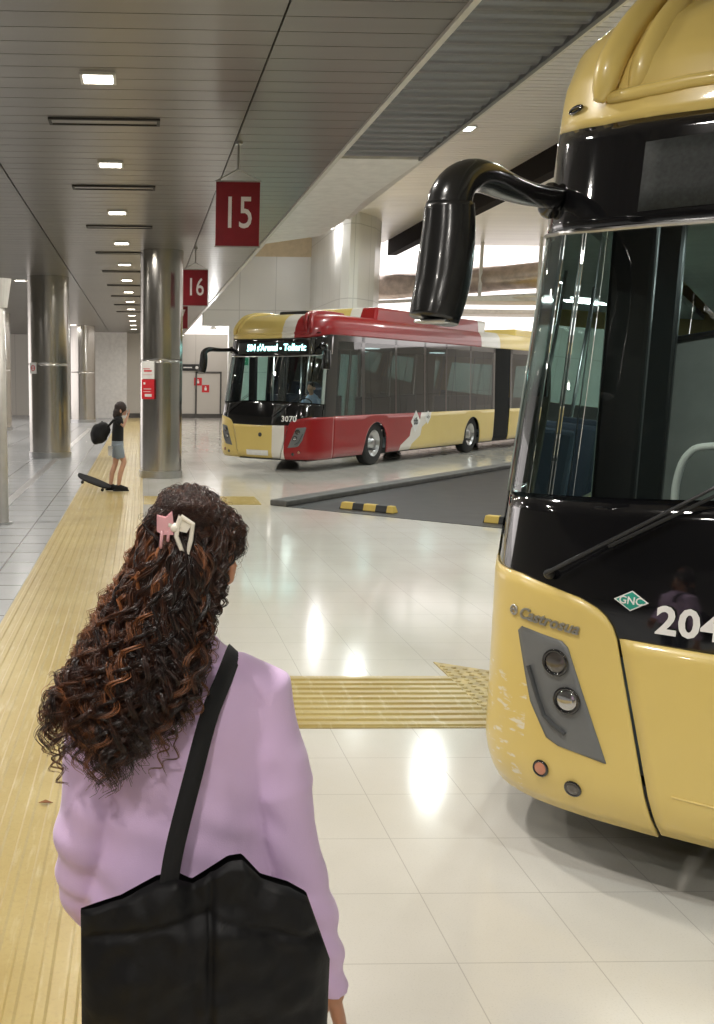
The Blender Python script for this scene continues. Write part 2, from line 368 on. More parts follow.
for k in range(0, 3):
    downlight(-3.0, 32+k*6.6, LOWZ, .24, P_LOW*2.5, 'small distant square downlight over the grey deck', group='downlights above the grey deck')
for (x, y, lab) in ((6.52, 21.25, 'round bay lamp in the white slat ceiling above the mirror'), (6.17, 27.6, 'bay lamp in the white ceiling next to the white core wall'),
                    (6.3, 15, 'bay lamp in the white ceiling over the asphalt lane'), (4.6, 9, 'bay lamp in the white ceiling left of the near bus'), (4.2, 3.5, 'bay lamp above the near bus'),
                    (4.4, -2, 'bay lamp behind the camera'), (13, 10, 'bay lamp over the right bays'), (13, 20, 'bay lamp over the far right bays'), (13.5, 28, 'bay lamp over the rear bays')):
    hz = HIGHZ if x < 9 else 6.5
    downlight(x, y, hz, .34, P_HIGH, lab, cool=True, group='bay lamps in the high ceiling')
for k in range(0, 7):  # lamps added out of view to brighten the left side
    downlight(-6.6, 5.8+k*6.6, LOWZ, .24, P_LOW*2.5, 'unseen square downlight added at the far left to brighten the grey deck', group='added unseen downlights at the far left')
# pendant lamp by the core wall, small one over the recess
for (x, y, z, top, lab) in ((5.75, 32.0, 6.55, HIGHZ, 'small pendant floodlight hanging in front of the white core wall'), (2.6, 37.05, 3.73, 3.74, 'small lamp above the recess beside the red bus')):
    r = empty('pendant_lamp', (x, y, z), 0, lab, 'lamp')
    MB().tube([(0, 0, .08), (0, 0, top-z+.1 if top > z+.2 else .12)], .015, 8).build('rod', M['alu'], r)
    MB().cyl(0, 0, 0, .1, .16, 20, .07).build('shade', M['white'], r); MB().cyl(0, 0, -.015, .0, .13, 20).build('bulb', M['lamp'], r)
    l = bpy.data.lights.new('glow', 'POINT'); l.energy = 60; l.shadow_soft_size = .12
    lo = bpy.data.objects.new('light', l); C.objects.link(lo); lo.parent = r; lo.location = (0, 0, -.2)
# slot diffusers in the low ceiling
M['slot'] = mat('slot_dark', (.035, .032, .03), .6)
for k in range(0, 9):
    y = 10.15+k*3.3
    lab = ['long slot diffuser nearest the camera, between the first two downlights', 'long slot diffuser between the second and third downlights', 'long slot diffuser just beyond the third downlight'][k] if k < 3 else 'distant slot diffuser in the platform ceiling'
    r = empty('slot_diffuser', (-.36, y, LOWZ), 0, lab, 'ceiling vent', 'slot diffusers in the platform ceiling')
    MB().box(-.53, .53, -.11, -.085, -.02, 0).box(-.53, .53, .085, .11, -.02, 0).box(-.53, -.5, -.085, .085, -.02, 0).box(.5, .53, -.085, .085, -.02, 0).build('frame', M['slot'], r)
    MB().box(-.5, .5, -.085, .06, -.012, -.002).build('flap', M['slat_low'], r)
# ------------------------------------------------------------ pillars
def pillar(x, y, r, label, top=LOWZ, seam=2.25):
    p = empty('steel_pillar', (x, y, 0), 0, label, 'pillar')
    mb = MB(); n = 56
    zs = [0.14, .2, seam-.05, seam-.012, seam-.008, seam, seam+.008, seam+.012, seam+.05, top-.2, top-.14]; rs = [r, r, r, r, r-.002, r-.006, r-.002, r, r, r, r]
    vs = [(rr*math.cos(2*PI*j/n), rr*math.sin(2*PI*j/n), z) for z, rr in zip(zs, rs) for j in range(n)]
    mb.add(vs, [(i*n+j, i*n+(j+1) % n, (i+1)*n+(j+1) % n, (i+1)*n+j) for i in range(len(zs)-1) for j in range(n)])
    mb.build('cladding', M['steel'], p, smooth=True)
    MB().cyl(0, 0, 0, .14, r+.02, n).build('base_ring', M['alu'], p); MB().cyl(0, 0, top-.14, top, r+.004, n).build('collar', M['steel'], p)
    return p
pillar(.385, 19.75, .41, 'steel clad round pillar with a red and white notice, just left of the hanging signs')
pillar(-2.24, 24.8, .50, 'wide steel clad round pillar at the left, behind the child')
pillar(-2.65, 46.2, .56, 'distant steel clad pillar between the wide left pillar and the child')
pillar(-5.35, 38, .5, 'dark steel pillar partly behind the wide left pillar')
pillar(-5.2, 30.5, .5, 'steel pillar at the far left edge')
# notices
def flat_sign(name, x, y, z, w_, h_, rz, m, label, cat, th=.012):
    r = empty(name, (x, y, z), rz, label, cat); MB().box(-w_/2, w_/2, -th, 0, -h_/2, h_/2).build('board', m, r, bevel=.002); return r
py = 19.75-.41
r = flat_sign('notice', .13, py+.045, 2.07, .29, .33, -.62, M['white'], 'white paper notice on the steel pillar, above the red one', 'notice')
MB().box(-.09, .09, -.016, -.0125, -.03, .0).box(-.11, .05, -.016, -.0125, .02, .03).box(-.11, .1, -.016, -.0125, -.09, -.085).build('print', M['red_bright'], r)
r = flat_sign('notice', .13, py+.045, 1.71, .29, .37, -.62, M['red_bright'], 'red notice on the steel pillar, below the white paper', 'notice')
MB().box(-.07, .09, -.016, -.0125, -.14, -.09).box(-.1, .08, -.016, -.0125, .0, .012).build('print', M['white'], r); MB().box(-.1, .06, -.016, -.0125, -.05, -.04).build('print', M['white'], r); MB().box(-.1, -.06, -.016, -.0125, .09, .13).build('print', M['white'], r)
r = flat_sign('notice', -2.58, 24.8-.40, 2.15, .21, .26, -.7, M['white'], 'small white prohibition notice on the wide left pillar', 'notice')
MB().tube([(.06*math.cos(a*PI/8), -.014, .06*math.sin(a*PI/8)) for a in range(17)], .009, 6).build('print', M['red_bright'], r); MB().box(-.06, .06, -.018, -.0125, -.008, .008).build('print', M['red_bright'], r)
# back wall signs
r = flat_sign('direction_sign', 2.68, 52.93, 2.6, 1.3, .34, 0, M['black'], 'long dark direction sign on the back wall', 'sign')
MB().box(-.5, -.05, -.02, -.013, -.03, .03).ball((.2, -.016, 0), (.08, .004, .08)).ball((.42, -.016, 0), (.08, .004, .08)).build('symbols', M['white'], r)
for (x, z, s, lab) in ((2.95, 1.88, .40, 'red square fire notice on the back wall, higher of the pair'), (3.35, 1.52, .38, 'red square fire notice on the back wall, lower of the pair')):
    r = flat_sign('fire_sign', x, 52.93, z, s, s, 0, M['red_bright'], lab, 'sign'); MB().box(-.06, .06, -.02, -.013, -.09, .05).ball((0, -.016, .09), (.04, .003, .03)).build('symbol', M['white'], r)
M['green'] = mat('green_sign', (.02, .22, .12), .5, emit=.3)
r = flat_sign('exit_sign', 3.62, 36.89, 2.6, .5, .26, 0, M['green'], 'small green emergency exit sign beside the red bus mirror', 'sign')
MB().box(-.15, .05, -.02, -.013, -.03, .03).add([(.05, -.018, -.07), (.16, -.018, 0), (.05, -.018, .07)], [(0, 1, 2)]).build('arrow', M['white'], r)
# ------------------------------------------------------------ hanging bay signs
M['sign_white'] = mat('sign_white', (.8, .74, .74), .5)
for (num, y, lab) in (('15', 10.9, 'dark red hanging sign with white number 15'), ('16', 19.2, 'dark red hanging sign with white number 16'), ('17', 27.4, 'dark red hanging sign with number 17, mostly behind the steel pillar')):
    r = empty('bay_sign', (1.0, y, 3.58), 0, lab, 'hanging sign', 'hanging bay number signs')
    MB().box(-.23, .23, -.012, .012, -.325, .325).build('panel', M['red'], r, bevel=.004)
    MB().box(-.24, .24, -.016, .016, .32, .335).build('rail', M['alu'], r); MB().box(-.24, .24, -.016, .016, -.335, -.32).build('rail', M['alu'], r)
    MB().tube([(-.23, 0, .33), (0, 0, .45)], .006, 8).tube([(.23, 0, .33), (0, 0, .45)], .006, 8).build('hanger', M['alu'], r)
    MB().tube([(0, 0, .44), (0, 0, LOWZ-3.58)], .012, 8).cyl(0, 0, LOWZ-3.58-.03, LOWZ-3.58, .04, 16).build('rod', M['alu'], r)
    text_on('number', num, .45, lambda a, b, c: Vector((a, -.014-c, b)), M['sign_white'], r, sx=.74, bold=.002)

# ------------------------------------------------------------ daylight side beyond the bays
def rib_wall_mat():
    m, nt, bs = new_mat('pale_ribbed_screen'); x, y, z, co = xyz(nt)
    g = mth(nt, 'LESS_THAN', mth(nt, 'FRACT', mth(nt, 'DIVIDE', mth(nt, 'ADD', x, 50), .45)), .12)
    sv(nt, bs.inputs['Base Color'], mixc(nt, mth(nt, 'MULTIPLY', g, .5), (.74, .68, .65), (.4, .36, .35))); bs.inputs['Roughness'].default_value = .5; return m
struct('wall_far', MB().box(9.5, 30, 42, 42.3, 0, 3.9), rib_wall_mat())
struct('wall_far', MB().box(24, 24.3, 30, 42, 0, 3.9), M['wall'])
for i, (y, z, x0) in enumerate(((33.5, 4.55, 10.0), (36.5, 4.35, 10.4))):
    tag(MB().box(x0, 24, y, y+1.7, z, z+.16).build('canopy_slab', M['white'], bevel=.02), ['white horizontal canopy slab beyond the mirror, nearer one', 'white horizontal canopy slab beyond the mirror, farther one'][i], 'canopy')
for i, x in enumerate((11.5, 15.0, 19.0, 23.0)):
    tag(MB().box(x, x+.2, 38.2, 38.4, 0, 4.35).build('canopy_post', M['white'], bevel=.01), 'white steel post carrying the far canopy', 'post', 'posts of the far canopy')
M['foil'] = mat('foil_duct', (.55, .47, .42), .28, metal=.8, var=.3, scale=3, bmp=.6)
d = empty('insulated_duct', (0, 0, 0), 0, 'silver and brown insulated duct running below the white ceiling on the daylight side', 'duct')
MB().tube([(8.3+i*.75, 37.2-i*.62, 5.25+i*.02) for i in range(16)], [.42+.02*math.sin(i*2.1) for i in range(16)], 20).build('pipe', M['foil'], d, smooth=True)
for i in range(0, 16, 2):
    x, y = 8.3+i*.75, 37.2-i*.62
    MB().box(x-.05, x+.05, y-.55, y-.47, 4.6, 6.5).build('hanger', M['white'], d)
MB().tube([(8.0, 37.0, 4.72), (19.8, 27.2, 4.72)], .06, 8).build('rail', M['white'], d)

# ------------------------------------------------------------ buses
def interp(x, T):
    if x <= T[0][0]: return T[0][1]
    for (a, p), (b, q_) in zip(T, T[1:]):
        if x <= b: return p+(q_-p)*(x-a)/(b-a)
    return T[-1][1]
PL = [(0,0),(.4,.018),(.75,.07),(.95,.13),(1.08,.205),(1.17,.30),(1.225,.42),(1.262,.6),(1.275,.85),(1.275,1.3)]
RK = [(.25,.06),(.32,.02),(.4,0),(1.1,0),(1.2,.015),(1.45,.06),(2.45,.25),(2.86,.30),(3.0,.33),(3.15,.42),(3.25,.56),(3.3,.8)]
TH = [(.25,.965),(.32,.985),(.4,.995),(1.1,1),(1.45,.985),(2.45,.945),(2.86,.935),(3.0,.93),(3.15,.905),(3.25,.86),(3.3,.80)]
def smooth_pl(P, n=6):
    P = [(-P[1][0], P[1][1])]+P+[(P[-1][0], 2*P[-1][1]-P[-2][1])]; o = []
    for i in range(1, len(P)-2):
        a, b, c, d = P[i-1:i+3]
        for k in range(n):
            t = k/n
            o.append(tuple(.5*(2*b[j]+(c[j]-a[j])*t+(2*a[j]-5*b[j]+4*c[j]-d[j])*t*t+(3*b[j]-a[j]-3*c[j]+d[j])*t**3) for j in (0, 1)))
    o.append(P[-2]); return o
PS = smooth_pl(PL); SS = [0]
for a, b in zip(PS, PS[1:]): SS.append(SS[-1]+math.hypot(b[0]-a[0], b[1]-a[1]))
TU = list(zip(SS, [p[0] for p in PS])); TV = list(zip(SS, [p[1] for p in PS])); S_END = SS[-1]; V_END = PS[-1][1]
def s_of(v): return S_END+v-V_END
def plan(s):
    g = 1 if s >= 0 else -1; s = abs(s)
    if s >= S_END: return g*PS[-1][0], V_END+s-S_END
    return g*interp(s, TU), interp(s, TV)
def surf0(s, z):
    u, v = plan(s); k = max(0, 1-max(0, v-.3)/1.6)
    return Vector((u*interp(z, TH), v+interp(z, RK)*k, z))
def nrm(s, z):
    n = (surf0(s+.004, z)-surf0(s-.004, z)).cross(surf0(s, min(3.299, z+.004))-surf0(s, z-.004))
    return n.normalized()
def surf(s, z, off=0.0): return surf0(s, z)+nrm(s, z)*off if off else surf0(s, z)
def patch(mb, fn, na, nb, off=0.0):
    vs = []
    for i in range(na+1):
        for j in range(nb+1):
            s, z = fn(i/na, j/nb); vs.append(surf(s, z, off))
    fl = fn(1, .5)[0] < fn(0, .5)[0]
    fs = [(i*(nb+1)+j, (i+1)*(nb+1)+j, (i+1)*(nb+1)+j+1, i*(nb+1)+j+1) for i in range(na) for j in range(nb)]
    return mb.add(vs, [f[::-1] for f in fs] if fl else fs)
def rect(s0, s1, z0, z1):
    f0 = z0 if callable(z0) else (lambda s: z0); f1 = z1 if callable(z1) else (lambda s: z1)
    def fn(a, b):
        s = s0+(s1-s0)*a; return s, f0(s)+(f1(s)-f0(s))*b
    return fn
def panel(name, m, parent, fns, off=0.0, thick=.012):
    mb = MB()
    for fn, na, nb in fns: patch(mb, fn, na, nb, off)
    o = mb.build(name, m, parent, smooth=True)
    if thick:
        sd = o.modifiers.new('thickness', 'SOLIDIFY'); sd.thickness = thick; sd.offset = -1
    return o
def disc(mb, s, z, r, off, n=20, dome=0.0):
    c = surf(s, z, off); nn = nrm(s, z); tx = (surf0(s+.01, z)-surf0(s-.01, z)).normalized(); ty = nn.cross(tx)
    rings = [(1, 0), (.97, .25), (.8, .6), (.5, .88), (.2, 1)]
    vs = [c+(tx*math.cos(2*PI*j/n)+ty*math.sin(2*PI*j/n))*r*rr+nn*dome*hh for rr, hh in rings for j in range(n)]
    vs.append(c+nn*dome); L = len(vs)-1; k = len(rings)
    return mb.add(vs, [(i*n+j, i*n+(j+1) % n, (i+1)*n+(j+1) % n, (i+1)*n+j) for i in range(k-1) for j in range(n)]+[((k-1)*n+j, (k-1)*n+(j+1) % n, L) for j in range(n)])
def ring(mb, s, z, r, t, off):
    c = surf(s, z, off); nn = nrm(s, z); tx = (surf0(s+.01, z)-surf0(s-.01, z)).normalized(); ty = nn.cross(tx); n = 24; vs = []
    for j in range(n):
        dr = tx*math.cos(2*PI*j/n)+ty*math.sin(2*PI*j/n)
        for a in range(6): vs.append(c+dr*(r+t*math.cos(a*PI/3))+nn*t*math.sin(a*PI/3))
    return mb.add(vs, [(j*6+a, ((j+1) % n)*6+a, ((j+1) % n)*6+(a+1) % 6, j*6+(a+1) % 6) for j in range(n) for a in range(6)])
T_CORNER = [(.713,.955),(.725,.99),(.745,1.025),(.78,1.058),(.854,1.09),(.976,1.115),(1.127,1.14),(1.44,1.145),(1.9,1.15)]
T_WSB = [(0,1.485),(.46,1.475),(.76,1.459),(.99,1.450),(1.2,1.44),(1.5,1.417)]
T_WST = [(0,2.40),(.58,2.402),(.99,2.41),(1.35,2.435),(1.62,2.457)]
T_KT = [(0,2.775),(.63,2.78),(1.05,2.793),(1.3,2.82),(1.5,2.85),(2.2,2.86)]
wsb = lambda s: interp(abs(s), T_WSB); wst = lambda s: interp(abs(s), T_WST); kt = lambda s: interp(abs(s), T_KT)
def paint(name, near):
    m, nt, bs = new_mat(name); x, y, z, co = xyz(nt); n = noise_n(nt, co, 3, 4)
    yel = mixc(nt, n, (.67, .50, .145), (.72, .55, .18))
    if near: col = yel
    else:
        red = mixc(nt, n, (.24, .002, .004), (.29, .004, .007)); wh = (.72, .68, .62)
        zig = mth(nt, 'MULTIPLY', mth(nt, 'PINGPONG', z, .2), 1.0)
        k = mth(nt, 'SUBTRACT', mth(nt, 'SUBTRACT', y, mth(nt, 'MULTIPLY', z, 1.35)), zig)      # diagonal coordinate on the side
        k1 = mth(nt, 'GREATER_THAN', k, 3.75); k2 = mth(nt, 'GREATER_THAN', k, 4.35)
        side = mixc(nt, k2, mixc(nt, k1, red, wh), yel)
        high = mth(nt, 'GREATER_THAN', z, 2.7); side = mixc(nt, high, side, mixc(nt, mth(nt, 'GREATER_THAN', y, 9.2), red, wh))
        f1 = mth(nt, 'GREATER_THAN', x, .34); f2 = mth(nt, 'GREATER_THAN', x, .62)
        col = mixc(nt, f2, mixc(nt, f1, yel, wh), side)
        rear = mth(nt, 'GREATER_THAN', y, 10.6); col = mixc(nt, rear, col, yel)
    # scuffs on the lower corner
    sc = noise_n(nt, co, 14, 5, (1, 1, 3)); lowz = mth(nt, 'MULTIPLY', mth(nt, 'LESS_THAN', z, .75), mth(nt, 'LESS_THAN', x, -1.02))
    col = mixc(nt, mth(nt, 'MULTIPLY', mth(nt, 'MULTIPLY', ramp(nt, sc, .57, .66), lowz), .75), col, (.75, .72, .65))
    sv(nt, bs.inputs['Base Color'], col); bs.inputs['Roughness'].default_value = .33; bs.inputs['Coat Weight'].default_value = .4; bs.inputs['Coat Roughness'].default_value = .06
    return m
M['lampgrey'] = mat('headlight_surround', (.15, .155, .155), .4)
M['lens'] = mat('headlight_lens', (.5, .5, .5), .08, metal=.9, coat=1)
M['lens_dark'] = mat('dark_lens', (.10, .09, .08), .08, metal=.5, coat=1)
M['orange'] = mat('orange_reflector', (.5, .2, .12), .2, coat=1)
M['mesh'] = mat('destination_mesh', (.014, .017, .016), .7, var=.5, scale=70)
M['led'] = mat('led_letters', (.45, 1.0, .95), .4, emit=5)
M['num'] = mat('number_white', (.8, .78, .76), .4)
M['gncgreen'] = mat('gas_green', (.02, .30, .22), .4)
M['pillar_grey'] = mat('a_pillar_grey', (.30, .35, .32), .3, coat=.5)
M['bellows'] = mat('bellows_rubber', (.018, .017, .017), .6)
M['cabin_lamp'] = mat('cabin_lamp', (.9, 1, .98), .4, emit=3)
def make_bus(name, O, th, near, label, length, dest, num, ns, nz_, nsize):
    r = empty(name, (O[0], O[1], 0), -th, label, 'bus'); P = paint(name+'_paint', near); GB = M['gloss_black']; se = s_of(length)
    panel('front_panel', P, r, [(lambda a, b: ((-1+2*a)*(.528+(.705-.528)*b), .265+(.955+.012*abs(1-2*a)-.265)*b), 28, 14)])
    for g in (-1, 1):
        def fc(a, b, g=g):
            st = .716+(s_of(1.0)-.716)*a**1.3; sb = .540+(s_of(1.0)-.540)*a**1.3; bb = b
            return g*(sb+(st-sb)*bb), .25+(interp(st, T_CORNER)-.25)*bb
        cr = panel('bumper_corner', P, r, [(fc, 26, 18)])
        L = [(.501,-.723),(.511,-.868),(.54,-.944),(.663,-1.024),(.924,-1.106),(.941,-1.086)]; Rr = [(.501,-.715),(.913,-.89),(.93,-.93),(.941,-1.086)]
        def fh(a, b, g=g):
            z = .501+.44*b; l = interp(z, L); q_ = interp(z, Rr); return -g*(l+(q_-l)*a), z
        h = panel('headlight', M['lampgrey'], r, [(fh, 10, 22)], off=.006, thick=.01)
        mb = MB()
        for (s, z) in ((.924, .837), (.87, .704)): ring(mb, g*s, z, .046, .007, .014)
        mb.build('lamp_ring', M['gloss_black'], h, smooth=True)
        disc(MB(), g*.924, .837, .043, .010, dome=.012).build('lens', M['lens_dark'], h, smooth=True)
        disc(MB(), g*.87, .704, .043, .010, dome=.012).build('lens', M['lens'], h, smooth=True)
        mb = MB(); pts = [surf(g*a, b, .016) for a, b in ((1.034,.80),(.99,.70),(.954,.628),(.915,.60),(.868,.578))]
        mb.tube(pts, (.008), 8).build('position_lamp', M['dark'], h)
        for (s, z, mm) in ((.959, .411, 'orange'), (.831, .369, 'lens_dark')):
            mb = MB(); ring(mb, g*s, z, .028, .006, .004); o = mb.build('fog_lamp', M['gloss_black'], r, smooth=True)
            disc(MB(), g*s, z, .025, .006, dome=.006).build('lens', M[mm], o, smooth=True)
    panel('number_mask', GB, r, [(rect(-1.95, 1.95, .90, wsb), 60, 8)], off=-.012)
    mb = MB(); patch(mb, rect(-1.43, 1.43, wsb, wst), 48, 18, -.004); mb.build('windshield', M['windshield'], r, smooth=True)
    MB().tube([surf(-1.5+i*.1, wst(-1.5+i*.1), .004) for i in range(31)], .008, 6).build('trim_line', M['alu'], r)
    panel('top_mask', GB, r, [(rect(-1.75, 1.75, wst, kt), 60, 8)], off=0)
    dp = panel('destination_display', M['mesh'], r, [(rect(-.85, .85, 2.46, 2.70), 24, 3)], off=.004, thick=.003)
    if dest: text_on('route_text', dest, .195, lambda a, b, c: surf(a+.20, 2.58+b, .009+c), M['led'], dp, sx=.86, bold=.004)
    for g in (-1, 1):
        panel('a_pillar', M['pillar_grey'], r, [(rect(g*1.43, g*1.53, wsb, wst), 4, 18)], off=0, thick=.02)
    # roof cap with a recessed centre between two raised ribs
    panel('roof_cap', P, r, [(rect(-se, se, kt, 3.30), 150, 14)], thick=.01)
    for g in (-1, 1):
        mb = MB(); ctr = [(1.0, 2.875), (.985, 2.92), (.97, 3.0), (.95, 3.1), (.93, 3.18), (.92, 3.24), (.92, 3.285)]
        pp = [surf(g*s, z, .0) for s, z in ctr]; last = pp[-1]; pp += [last+Vector((0, .35, .04)), last+Vector((0, 1.2, .04))]
        for dx, wd in ((.055, .052), (-.06, .045)):
            mb = MB(); qq, rq = smooth_path([p+Vector((g*dx, 0, 0)) for p in pp], [(.015, .02), (.035, wd*.8), (.045, wd), (.05, wd), (.055, wd), (.06, wd), (.065, wd), (.065, wd), (.05, wd)], 40)
            mb.tube(qq, rq, 20, up=(1, 0, 0)).build('roof_rib', P, r, smooth=True)
    mb = MB(); mb.tube([surf(-1.02+i*.102, 2.885-.005*abs(math.sin(i)), .004) for i in range(21)], .022, 10).build('roof_ledge', P, r, smooth=True)
    for g in (-1, 1):
        mb = MB(); c = [surf(g*(1.205+.045*math.cos(a*PI/8)), 2.885+.010*math.sin(a*PI/8), .006) for a in range(17)]
        mb.tube(c, .006, 6, caps=False).build('marker_lamp', M['gloss_black'], r, smooth=True)
    # roof top
    tp = [surf0(-se+2*se*i/150, 3.30) for i in range(151)]
    MB().add(tp, [tuple(range(151))]).build('roof', P, r)
    # sides
    wc = [3.0, 8.7] + ([14.6] if length > 13 else [])
    bel = (10.25, 11.45) if length > 13 else None
    segs = [(1.0, bel[0]), (bel[1], length)] if bel else [(1.0, length)]
    def lo(s):
        v = abs(s)-S_END+V_END
        for c in wc:
            if abs(v-c) < .56: return .42+math.sqrt(.56**2-(v-c)**2)
        return .27
    for g in (-1, 1):
        doors = [(1.05, 2.25), (5.6, 6.8)] if g < 0 else []
        for (a, b) in segs:
            cuts = [a]+[x for dd in doors for x in dd if a <= dd[0] and dd[1] <= b]+[b]
            for i in range(0, len(cuts)-1, 2):
                if cuts[i+1]-cuts[i] > .02: panel('side_panel', P, r, [(rect(g*s_of(cuts[i]), g*s_of(cuts[i+1]), lo, 1.16), max(2, int((cuts[i+1]-cuts[i])*18)), 8)])
            edges = [a]; v = a
            wins = [x for x in ((1.05, 2.25), (2.4, 3.9), (4.0, 5.5), (5.6, 6.8), (6.9, 8.4), (8.5, 10.1), (11.6, 13.1), (13.2, 14.7), (14.8, 16.3), (16.4, 17.7)) if x[0] >= a and x[1] <= b-.05]
            bl = MB(); prev = a if a > 1.2 else .62
            for (p, q_) in wins+[(b, b)]:
                patch(bl, rect(g*s_of(prev), g*s_of(p), 1.16, 2.86), 2, 10); prev = q_
            patch(bl, rect(g*s_of(a), g*s_of(b), 2.74, 2.86), 40, 2)
            bl.build('window_frame', M['gloss_black'], r, smooth=True)
            for (p, q_) in wins:
                isd = any(abs(p-dd[0]) < .01 for dd in doors)
                if isd:
                    for (d0, d1) in ((p, (p+q_)/2-.01), ((p+q_)/2+.01, q_)):
                        fr = MB()
                        for (x0, x1, z0, z1) in ((d0, d0+.07, .3, 2.74), (d1-.07, d1, .3, 2.74), (d0, d1, .3, .42), (d0, d1, 2.6, 2.74)): patch(fr, rect(g*s_of(x0), g*s_of(x1), z0, z1), 2, 8)
                        o = fr.build('door', M['black'], r, smooth=True)
                        gm = MB(); patch(gm, rect(g*s_of(d0+.07), g*s_of(d1-.07), .42, 2.6), 2, 12, -.004); gm.build('door_glass', M['door_glass'], o, smooth=True)
                else:
                    gm = MB(); patch(gm, rect(g*s_of(p), g*s_of(q_), 1.16, 2.74), 4, 10, -.003); gm.build('side_window', M['side_glass'] if not (near and g < 0) else M['door_glass'], r, smooth=True)
        gm = MB(); patch(gm, rect(g*1.53, g*s_of(.62), lambda s: 1.3, 2.5), 4, 10, -.003); gm.build('quarter_window', M['side_glass'], r, smooth=True)
        gm = MB(); patch(gm, rect(g*1.5, g*s_of(1.0), 2.5, 2.86), 4, 3, -.003); patch(gm, rect(g*1.5, g*s_of(1.0), 1.1, 1.3), 4, 3, -.003); gm.build('window_frame', M['gloss_black'], r, smooth=True)
        for c in wc:
            wl = empty('wheel', (g*1.08, c, .5)); wl.parent = r
            t = MB(); n = 40; prof = [(.30, -.13), (.44, -.14), (.49, -.11), (.50, -.06), (.50, .06), (.49, .11), (.44, .14), (.30, .13)]
            vs = [(x, rr*math.cos(2*PI*j/n), rr*math.sin(2*PI*j/n)) for rr, x in prof for j in range(n)]
            t.add(vs, [(i*n+j, i*n+(j+1) % n, (i+1)*n+(j+1) % n, (i+1)*n+j) for i in range(len(prof)-1) for j in range(n)]); wl.name = 'wheel'
            t.build('tyre', M['rubber'], wl, smooth=True)
            t = MB(); prof = [(.30, .13), (.27, .10), (.22, .03), (.12, .05), (.10, .12), (.0, .12)]
            vs = [(x*g, max(rr, .001)*math.cos(2*PI*j/n), max(rr, .001)*math.sin(2*PI*j/n)) for rr, x in prof for j in range(n)]
            t.add(vs, [(i*n+j, i*n+(j+1) % n, (i+1)*n+(j+1) % n, (i+1)*n+j) for i in range(len(prof)-1) for j in range(n)]); t.build('rim', M['alu'], wl, smooth=True)
    # rear end, underside and floor
    cs = [(z, 1.275*interp(z, TH)) for z in (.27, 1.1, 2.0, 2.86, 3.0, 3.15, 3.25, 3.3)]
    vs = [(-x, length, z) for z, x in cs]+[(x, length, z) for z, x in cs[::-1]]
    hw = lambda z: 1.275*interp(z, TH)
    rp = MB()
    for (x0, x1, z0, z1) in ((-1, 1, .27, 1.4), (-1, 1, 2.5, 3.3), (-1, -.8, 1.4, 2.5), (.8, 1, 1.4, 2.5)):
        for k in range(4):
            za, zb = z0+(z1-z0)*k/4, z0+(z1-z0)*(k+1)/4
            rp.add([(x0*hw(za), length, za), (x1*hw(za), length, za), (x1*hw(zb), length, zb), (x0*hw(zb), length, zb)], [(3, 2, 1, 0)])
    rp.build('rear_panel', P, r)
    MB().add([(-.8*hw(1.4), length, 1.4), (.8*hw(1.4), length, 1.4), (.8*hw(2.5), length, 2.5), (-.8*hw(2.5), length, 2.5)], [(3, 2, 1, 0)]).build('rear_window', M['door_glass'], r)
    for g in (-1, 1):
        ln = MB()
        for (a, b) in ([(2.35, 5.5), (6.9, 10.1)] if g < 0 else [(.9, 10.1)])+([(11.6, length-.05)] if length > 13 else [(10.1, length-.05)]): patch(ln, rect(g*s_of(a), g*s_of(b), lambda s: max(.36, lo(s)+.06) if lo(s) > .3 or lo(s+.07) > .3 or lo(s-.07) > .3 else .36, 1.16), 90, 2, -.04)
        ln.build('interior_lining', M['grey_in'], r)
    rl = MB().add([(-hw(.36)*.97, length-.04, .36), (hw(.36)*.97, length-.04, .36), (hw(1.4)*.97, length-.04, 1.4), (-hw(1.4)*.97, length-.04, 1.4)], [(0, 1, 2, 3)]).build('rear_lining', M['grey_in'], r)
    fl = MB().box(-.80, .80, .70, length, .18, .34).box(-.78, .78, .45, .62, .2, .3)  # chassis, plus a front box added to darken the shade under the bumper
    fl.build('chassis_shade_box', M['dark'], r)
    if bel:
        mb = MB(); n = 14
        ring_ = [(-1.24, .35), (1.24, .35), (1.24, 1.2), (1.2, 2.86), (1.05, 3.08), (-1.05, 3.08), (-1.2, 2.86), (-1.24, 1.2)]
        vs = []; k = 2*n+1
        for i in range(k):
            v = bel[0]-.02+(bel[1]-bel[0]+.04)*i/(k-1); f_ = 1.0 if i % 2 else .94
            vs += [(x*f_, v, 1.7+(z-1.7)*f_) for x, z in ring_]
        mb.add(vs, [(i*8+j, i*8+(j+1) % 8, (i+1)*8+(j+1) % 8, (i+1)*8+j) for i in range(k-1) for j in range(8)]); mb.build('bellows', M['bellows'], r)
    # roof pods
    def pod(v0, v1, zt, mm, hw=1.02):
        return MB().add([(-hw, v0, 2.98), (hw, v0, 2.98), (hw, v1, 2.98), (-hw, v1, 2.98), (-hw+.12, v0+.35, zt), (hw-.12, v0+.35, zt), (hw-.06, v1+.22, zt), (-hw+.06, v1+.22, zt)],
            [(3, 2, 1, 0), (4, 5, 6, 7), (0, 1, 5, 4), (1, 2, 6, 5), (2, 3, 7, 6), (3, 0, 4, 7)]).build('roof_pod', mm, r, bevel=.06)
    pod(3.0, 9.6, 3.58, P, 1.10); MB().box(-.5, .5, 1.5, 2.6, 3.28, 3.42).build('roof_unit', M['black'], r, bevel=.04)
    if length > 13: pod(12.2, 16.8, 3.5, P)
